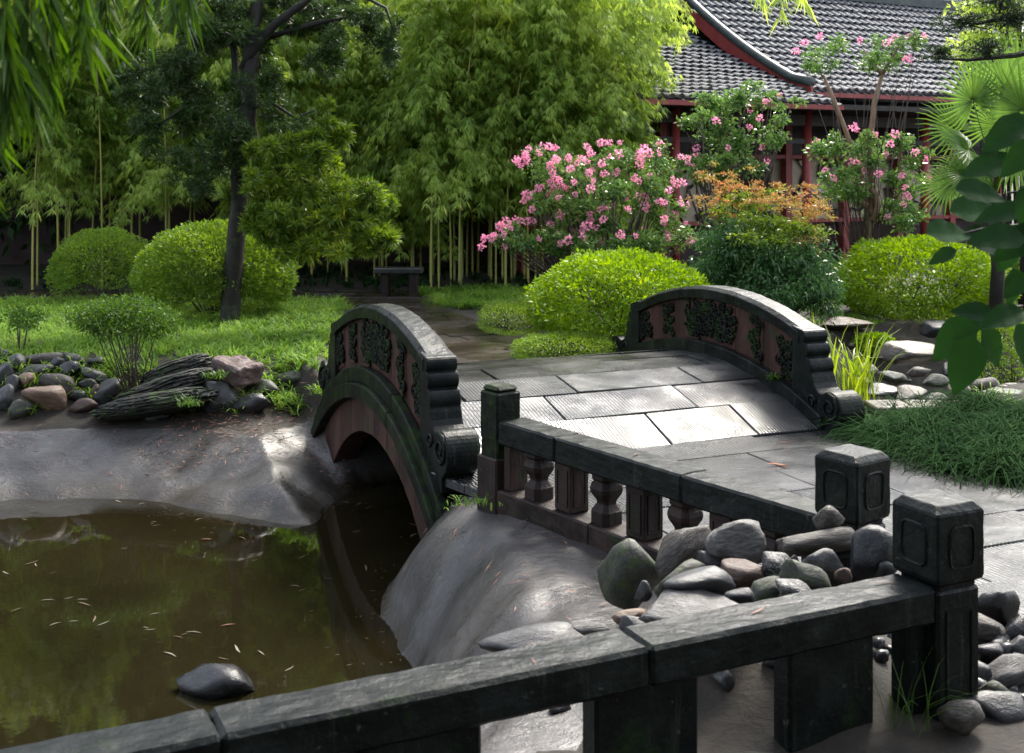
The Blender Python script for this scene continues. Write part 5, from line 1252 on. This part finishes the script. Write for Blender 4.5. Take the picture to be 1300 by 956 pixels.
# cracked-ice lattice: one lattice per bay
def crack(seed, w, h):
    rr = random.Random(seed); pts = [(rr.uniform(-.1, w + .1), rr.uniform(-.1, h + .1)) for _ in range(64)]; segs = []
    for i, p in enumerate(pts):
        ds = sorted(pts, key=lambda q: (q[0] - p[0]) ** 2 + (q[1] - p[1]) ** 2)[1:4]
        for q in ds: segs.append((p, q))
    return segs
for i, (ta, tb_) in enumerate(zip((-1.2, .4, 2.0, 3.65, 5.3, 6.95, 8.6, 10.3), (.4, 2.0, 3.65, 5.3, 6.95, 8.6, 10.3, 12))):
    w = tb_ - ta - .2; h = 1.36; mb = MB()
    for p, q in crack(i, w, h):
        cl = lambda v, hi: max(0, min(hi, v)); a = BK + E * (ta + .1 + cl(p[0], w)) + Vector((0, 0, .95 + cl(p[1], h))); b = BK + E * (ta + .1 + cl(q[0], w)) + Vector((0, 0, .95 + cl(q[1], h)))
        if (a - b).length > .03: mb.tube([a - Nn * .12, b - Nn * .12], .02, 4)
    mb.build('lattice', M['darkwood'], pav_root)
for z, hgt in ((3.05, .22), (2.62, .1)):
    mb = MB(); mb.box(COLP + E * 6 + Vector((0, 0, z)), (13, .1, hgt), Me); mb.build('beam', M['darkwood'], pav_root)
mb = MB(); mb.box(COLP + E * 6 - Nn * .6 + Vector((0, 0, 3.28)), (13.4, 3.2, .1), Me); mb.build('ceiling', M['darkwood'], pav_root)
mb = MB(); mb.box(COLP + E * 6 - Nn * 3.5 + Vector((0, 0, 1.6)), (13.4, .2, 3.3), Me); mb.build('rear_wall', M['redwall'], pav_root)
mb = MB(); mb.box(COLP + E * 6 + Nn * .3 - Nn * 1.8 + Vector((0, 0, -.02)), (14, 4, .14), Me); mb.build('plinth', M['sg'], pav_root)
# roofs
def tilemesh():
    V = []; Fc = []; n = 6
    for (y, r, z) in ((0, .088, .045), (.34, .072, .0)):
        for k in range(n + 1):
            a = math.pi * k / n; V.append((r * math.cos(a), y, z + r * math.sin(a) * .95))
    for k in range(n): Fc.append((k, k + 1, n + 2 + k, n + 1 + k))
    Fc.append(tuple(range(n + 1))); me = bpy.data.meshes.new('roof_tile'); me.from_pydata(V, [], Fc); me.update(); me.shade_smooth() ; me.materials.append(M['tile'])
    return me
def panmesh():
    V = []; Fc = []; n = 4
    for (y, z) in ((-.0, .0), (.34, -.025)):
        for k in range(n + 1):
            x = -.11 + .22 * k / n; V.append((x, y, z + .03 * (x / .11) ** 2))
    for k in range(n): Fc.append((k, k + 1, n + 2 + k, n + 1 + k))
    V += [(-.085, 0, -.02 + .03), (.085, 0, .01)]
    me = bpy.data.meshes.new('pan_tile'); me.from_pydata(V, [], Fc); me.update(); me.materials.append(M['tile']); return me
TM, PM = tilemesh(), panmesh()
def roof(corner, ncol, nrow, ez, rise, run, label, nind):
    """corner: left end of the eave; columns along E; slope climbs along -Nn"""
    rf = root('x', corner, 'x', 'x'); rf.name = 'roof'; ORG[rf.name] = Vector(corner)
    for k in ('label', 'category'): del rf[k]
    rf.parent = pav_root; rf.location = Vector(corner) - ORG[pav_root.name]; rf['label'] = label
    prof = lambda f: rise * (f * .78 + .22 * f * f)      # sagging slope
    sp = .215; L = math.hypot(run, rise); items = []
    for r in range(nrow):
        f = r / nrow; f2 = (r + 1) / nrow; d = run * f; z = prof(f); sl_ = math.atan2(prof(f2) - z, run / nrow)
        for c in range(ncol):
            jx = random.gauss(0, .004); base = Vector(corner) + E * (c * sp + jx) - Nn * d + Vector((0, 0, z + random.gauss(0, .006)))
            items.append((base, sl_ + random.gauss(0, .02), r, c))
    stv = []; Vt = np.array([v.co for v in TM.vertices]); Qt = [list(p.vertices) for p in TM.polygons if len(p.vertices) == 4]; Vp = np.array([v.co for v in PM.vertices]); Qp = [list(p.vertices) for p in PM.polygons]
    seg = (L / nrow) / .30
    for j, (b, a, r, c) in enumerate(items):
        Mx = Matrix((E, -Nn, Vector((0, 0, 1)))).transposed().to_4x4() @ Matrix.Rotation(a, 4, 'X') @ Matrix.Diagonal((1, seg, 1, 1))
        if j < nind:
            o = bpy.data.objects.new('roof_tile', TM); COL.objects.link(o); o.parent = rf; o.matrix_local = Matrix.Translation(b - ORG[rf.name]) @ Mx
        else:
            m3 = np.array(Mx.to_3x3()); stv.append((Vt @ m3.T + np.array(b), np.array(Qt)))
        m3 = np.array(Mx.to_3x3()); stv.append((Vp @ m3.T + np.array(b + E * sp * .5), np.array(Qp)))
    v, q = cat(stv); o = quads('tile_courses', v, q, M['tile'], rf); o['kind'] = 'stuff'
    # boards below
    mb = MB(); V = []; nn_ = 9
    for i in range(nn_ + 1):
        f = i / nn_
        for e in (-.06, ncol * sp):
            for dz in (-.10, -.03): V.append(Vector(corner) + E * e - Nn * run * f + Vector((0, 0, prof(f) + dz)))
    Fc = []
    for i in range(nn_):
        a = i * 4
        for k, k2 in ((0, 1), (1, 3), (3, 2), (2, 0)): Fc.append((a + k, a + k2, a + 4 + k2, a + 4 + k))
    Fc += [(0, 1, 3, 2), (nn_ * 4, nn_ * 4 + 2, nn_ * 4 + 3, nn_ * 4 + 1)]
    mb.add(V, Fc); mb.build('roof_boards', M['darkwood'], rf)
    mb = MB(); mb.box(Vector(corner) + E * ncol * sp / 2 + Nn * .03 + Vector((0, 0, -.045)), (ncol * sp, .05, .09), Me); mb.build('eave_board', M['redwood'], rf)
    return rf, prof
cL = (2.1, 20.85, 3.30)
rf1, pr1 = roof(cL, 23, 17, 0, 1.9, 4.9, 'lower left roof slope', 150)
cR = (6.0, 24.0, 3.62)
rf2, pr2 = roof(cR, 49, 16, 0, 2.75, 4.5, 'higher right roof slope', 150)
# verge board with its ridge of tiles
mb = MB(); V = []; mbt = MB(); pts = []
for i in range(15):
    f = i / 14; zc = pr2(f) - .02 + (.10 * (1 - f) ** 3)
    c = Vector(cR) - E * .10 - Nn * 4.5 * f + Vector((0, 0, zc)) + Nn * (.25 if i == 0 else 0)
    for e in (-.03, .03):
        for dz in (-.34, .03): V.append(c + E * e + Vector((0, 0, dz)))
    pts.append(c + Vector((0, 0, .10)))
Fc = []
for i in range(14):
    a = i * 4
    for k, k2 in ((0, 1), (1, 3), (3, 2), (2, 0)): Fc.append((a + k, a + k2, a + 4 + k2, a + 4 + k))
Fc += [(0, 1, 3, 2), (56, 58, 59, 57)]
mb.add(V, Fc); mb.build('verge_board', M['redwood'], rf2)
mbt.tube(pts, .10, 8); mbt.build('verge_ridge', M['verge'], rf2, smooth=True)
mb = MB(); c0 = Vector(cR) - Nn * 4.5 + Vector((0, 0, 2.75)); mb.box(c0 + E * 6.0 + Vector((0, 0, .14)), (12.5, .3, .3), Me, .03); mb.build('ridge', M['verge'], rf2)
mb = MB(); c0 = Vector(cR) - Nn * 4.7 + E * 6 ; mb.box(c0 + Vector((0, 0, 1.0)), (12.2, .2, 5.0), Me); mb.build('gable_wall', M['darkwood'], rf2)

# ------------------------------------------------------------------ fallen leaves and litter
lm = []
for k in range(3):
    V = []; N = 6; 
    for i in range(N + 1):
        f = i / N; w = .06 * math.sin(math.pi * min(.98, f + .04)) ** .7
        c = (f - .5, .06 * math.sin(f * 3 + k), .02 * math.sin(f * 4 + k)); V += [(c[0], c[1] - w, c[2] + .01), (c[0], c[1] + w, c[2])]
    Fc = [(2 * i, 2 * i + 2, 2 * i + 3, 2 * i + 1) for i in range(N)]; me = bpy.data.meshes.new('fallen_leaf'); me.from_pydata(V, [], Fc); me.update(); me.materials.append(None); lm.append(me)
def fallen(x, y, z, L, rz, mk, label, group, tiltv=.05):
    o = bpy.data.objects.new('fallen_leaf', random.choice(lm)); COL.objects.link(o); o.location = (x, y, z); o.scale = (L, L, L); o.rotation_euler = (random.uniform(-tiltv, tiltv), random.uniform(-tiltv, tiltv), rz)
    o.material_slots[0].link = 'OBJECT'; o.material_slots[0].material = M[mk]; tag(o, label, 'leaf', group)
for (px, py) in [(150, 637), (180, 640), (195, 663), (200, 668), (255, 660), (155, 697), (40, 715), (45, 718), (65, 728), (10, 728), (85, 760), (105, 762), (60, 763), (110, 768), (95, 790), (70, 793), (120, 787), (130, 792), (195, 780), (185, 798), (190, 800), (215, 832), (235, 806), (245, 804), (225, 810), (300, 825), (285, 837), (330, 830), (365, 850), (325, 712), (375, 745), (385, 750), (415, 735), (385, 708), (465, 722), (455, 640), (470, 645), (440, 638), (528, 680), (455, 675), (30, 660), (20, 775), (340, 680), (310, 684)]:
    g = G(px + random.uniform(-3, 3), py, ZW); fallen(g.x, g.y, ZW + .006, random.uniform(.05, .13), random.uniform(-1.3, 1.3), random.choice(['paleleaf', 'paleleaf', 'drybrown']), 'narrow pale bamboo leaf floating on the murky pond', 'leaves floating on the pond', .02)
for (px, py, lb) in [(525, 667, 'red-brown leaf floating in the mouth of the arch'), (262, 686, 'red-brown leaf floating between the reflected hedge and the bank'), (290, 795, 'brown leaf floating at the middle of the pond')]:
    g = G(px, py, ZW); fallen(g.x, g.y, ZW + .008, .1, random.uniform(-1, 1), 'needle', lb, None)
for (px, py, L, lb) in [(998, 561, .13, 'orange leaf on the paving, the farther of two'), (988, 590, .16, 'orange leaf on the paving beside the puddle, the nearer of two')]:
    g = G(px, py, .01); fallen(g.x, g.y, .012, L, .2, 'orange', lb, None, .2)
for (l, w, mk, lb) in ((.78, .12, 'paleleaf', 'pale leaf lying on the far handrail'), (.98, .1, 'needle', 'small brown leaf lying on the far handrail')):
    p = f1.p(l * 1.1 + .1, w, .508); fallen(p.x, p.y, p.z, .08, random.uniform(0, 3), mk, lb, None)
for (l, w, L, mk, lb) in ((.12, .12, .09, 'needle', 'tan leaf on the near handrail close to the post'), (.72, .1, .09, 'twigleaf', 'dark twig on the near handrail'), (1.62, .06, .04, 'needle', 'tiny brown leaf on the near handrail beyond its joint')):
    p = f2.p(l, w, .507); fallen(p.x, p.y, p.z, L, random.uniform(0, 3), mk if mk in M else 'needle', lb, None)
# needle litter on the banks
n = 1500; x = RNG.uniform(-6, 1, n); y = RNG.uniform(5.2, 12, n); z, d, w = terrain(x, y); keep = (d > .05) & (d < w + .75) & (((y > 8.8) & (x < -1.3)) | ((x > -.9) & (y < 8) & (x * RN.x + y * RN.y > RC + .1))); keep &= (RNG.random(n) < np.where(d > w * .6, .9, .35))
x, y, z = x[keep], y[keep], z[keep]; m = len(x); a = RNG.uniform(0, 6.28, m); e = .04
zx = terrain(x + np.cos(a) * e, y + np.sin(a) * e)[0]; dd = np.stack([np.cos(a) * e, np.sin(a) * e, zx - z], -1)
V, Q = leaves(np.stack([x, y, z + .02], -1), dd, RNG.uniform(.05, .14, m), .008, 0, side=nrm(np.cross(dd, np.array([0, 0, 1.0]))))
tag(quads('needle_litter', V, Q, M['needle']), 'reddish fallen needles scattered over the concrete banks', 'litter', kind='stuff')
n = 2600; x = RNG.uniform(-6, 0, n); y = RNG.uniform(5, 11, n); d = sdist(x, y, POND); k = (d < -.02) & (d > -.5 * RNG.random(n) ** 2 - .04); x, y = x[k], y[k]; m = len(x); a = RNG.uniform(0, 6.28, m)
V, Q = leaves(np.stack([x, y, np.full(m, ZW + .004)], -1), np.stack([np.cos(a), np.sin(a), np.zeros(m)], -1), RNG.uniform(.012, .05, m), .006, 0, side=np.stack([-np.sin(a), np.cos(a), np.zeros(m)], -1))
tag(quads('pond_scum', V, Q, M['drybrown']), 'fine debris floating along the edge of the pond', 'debris', kind='stuff')
n = 900; px = RNG.uniform(330, 480, n); x = RNG.uniform(-3.2, -1.4, n); y = RNG.uniform(10.3, 11.6, n); z = terrain(x, y)[0]; a = RNG.uniform(0, 6.28, n)
V, Q = leaves(np.stack([x, y, z + .025], -1), np.stack([np.cos(a), np.sin(a), RNG.normal(0, .1, n)], -1), RNG.uniform(.03, .1, n), .007, 0)
tag(quads('leaf_litter', V, Q, M['needle']), 'red-brown leaf litter on the soil left of the arch', 'litter', kind='stuff')
for o in list(bpy.data.objects):
    if o.get('label') == 'x': del o['label']
    if o.parent is not None and o.name.split('.')[0] in ('twigs', 'lattice', 'stems', 'needle_litter'): o['kind'] = 'stuff'
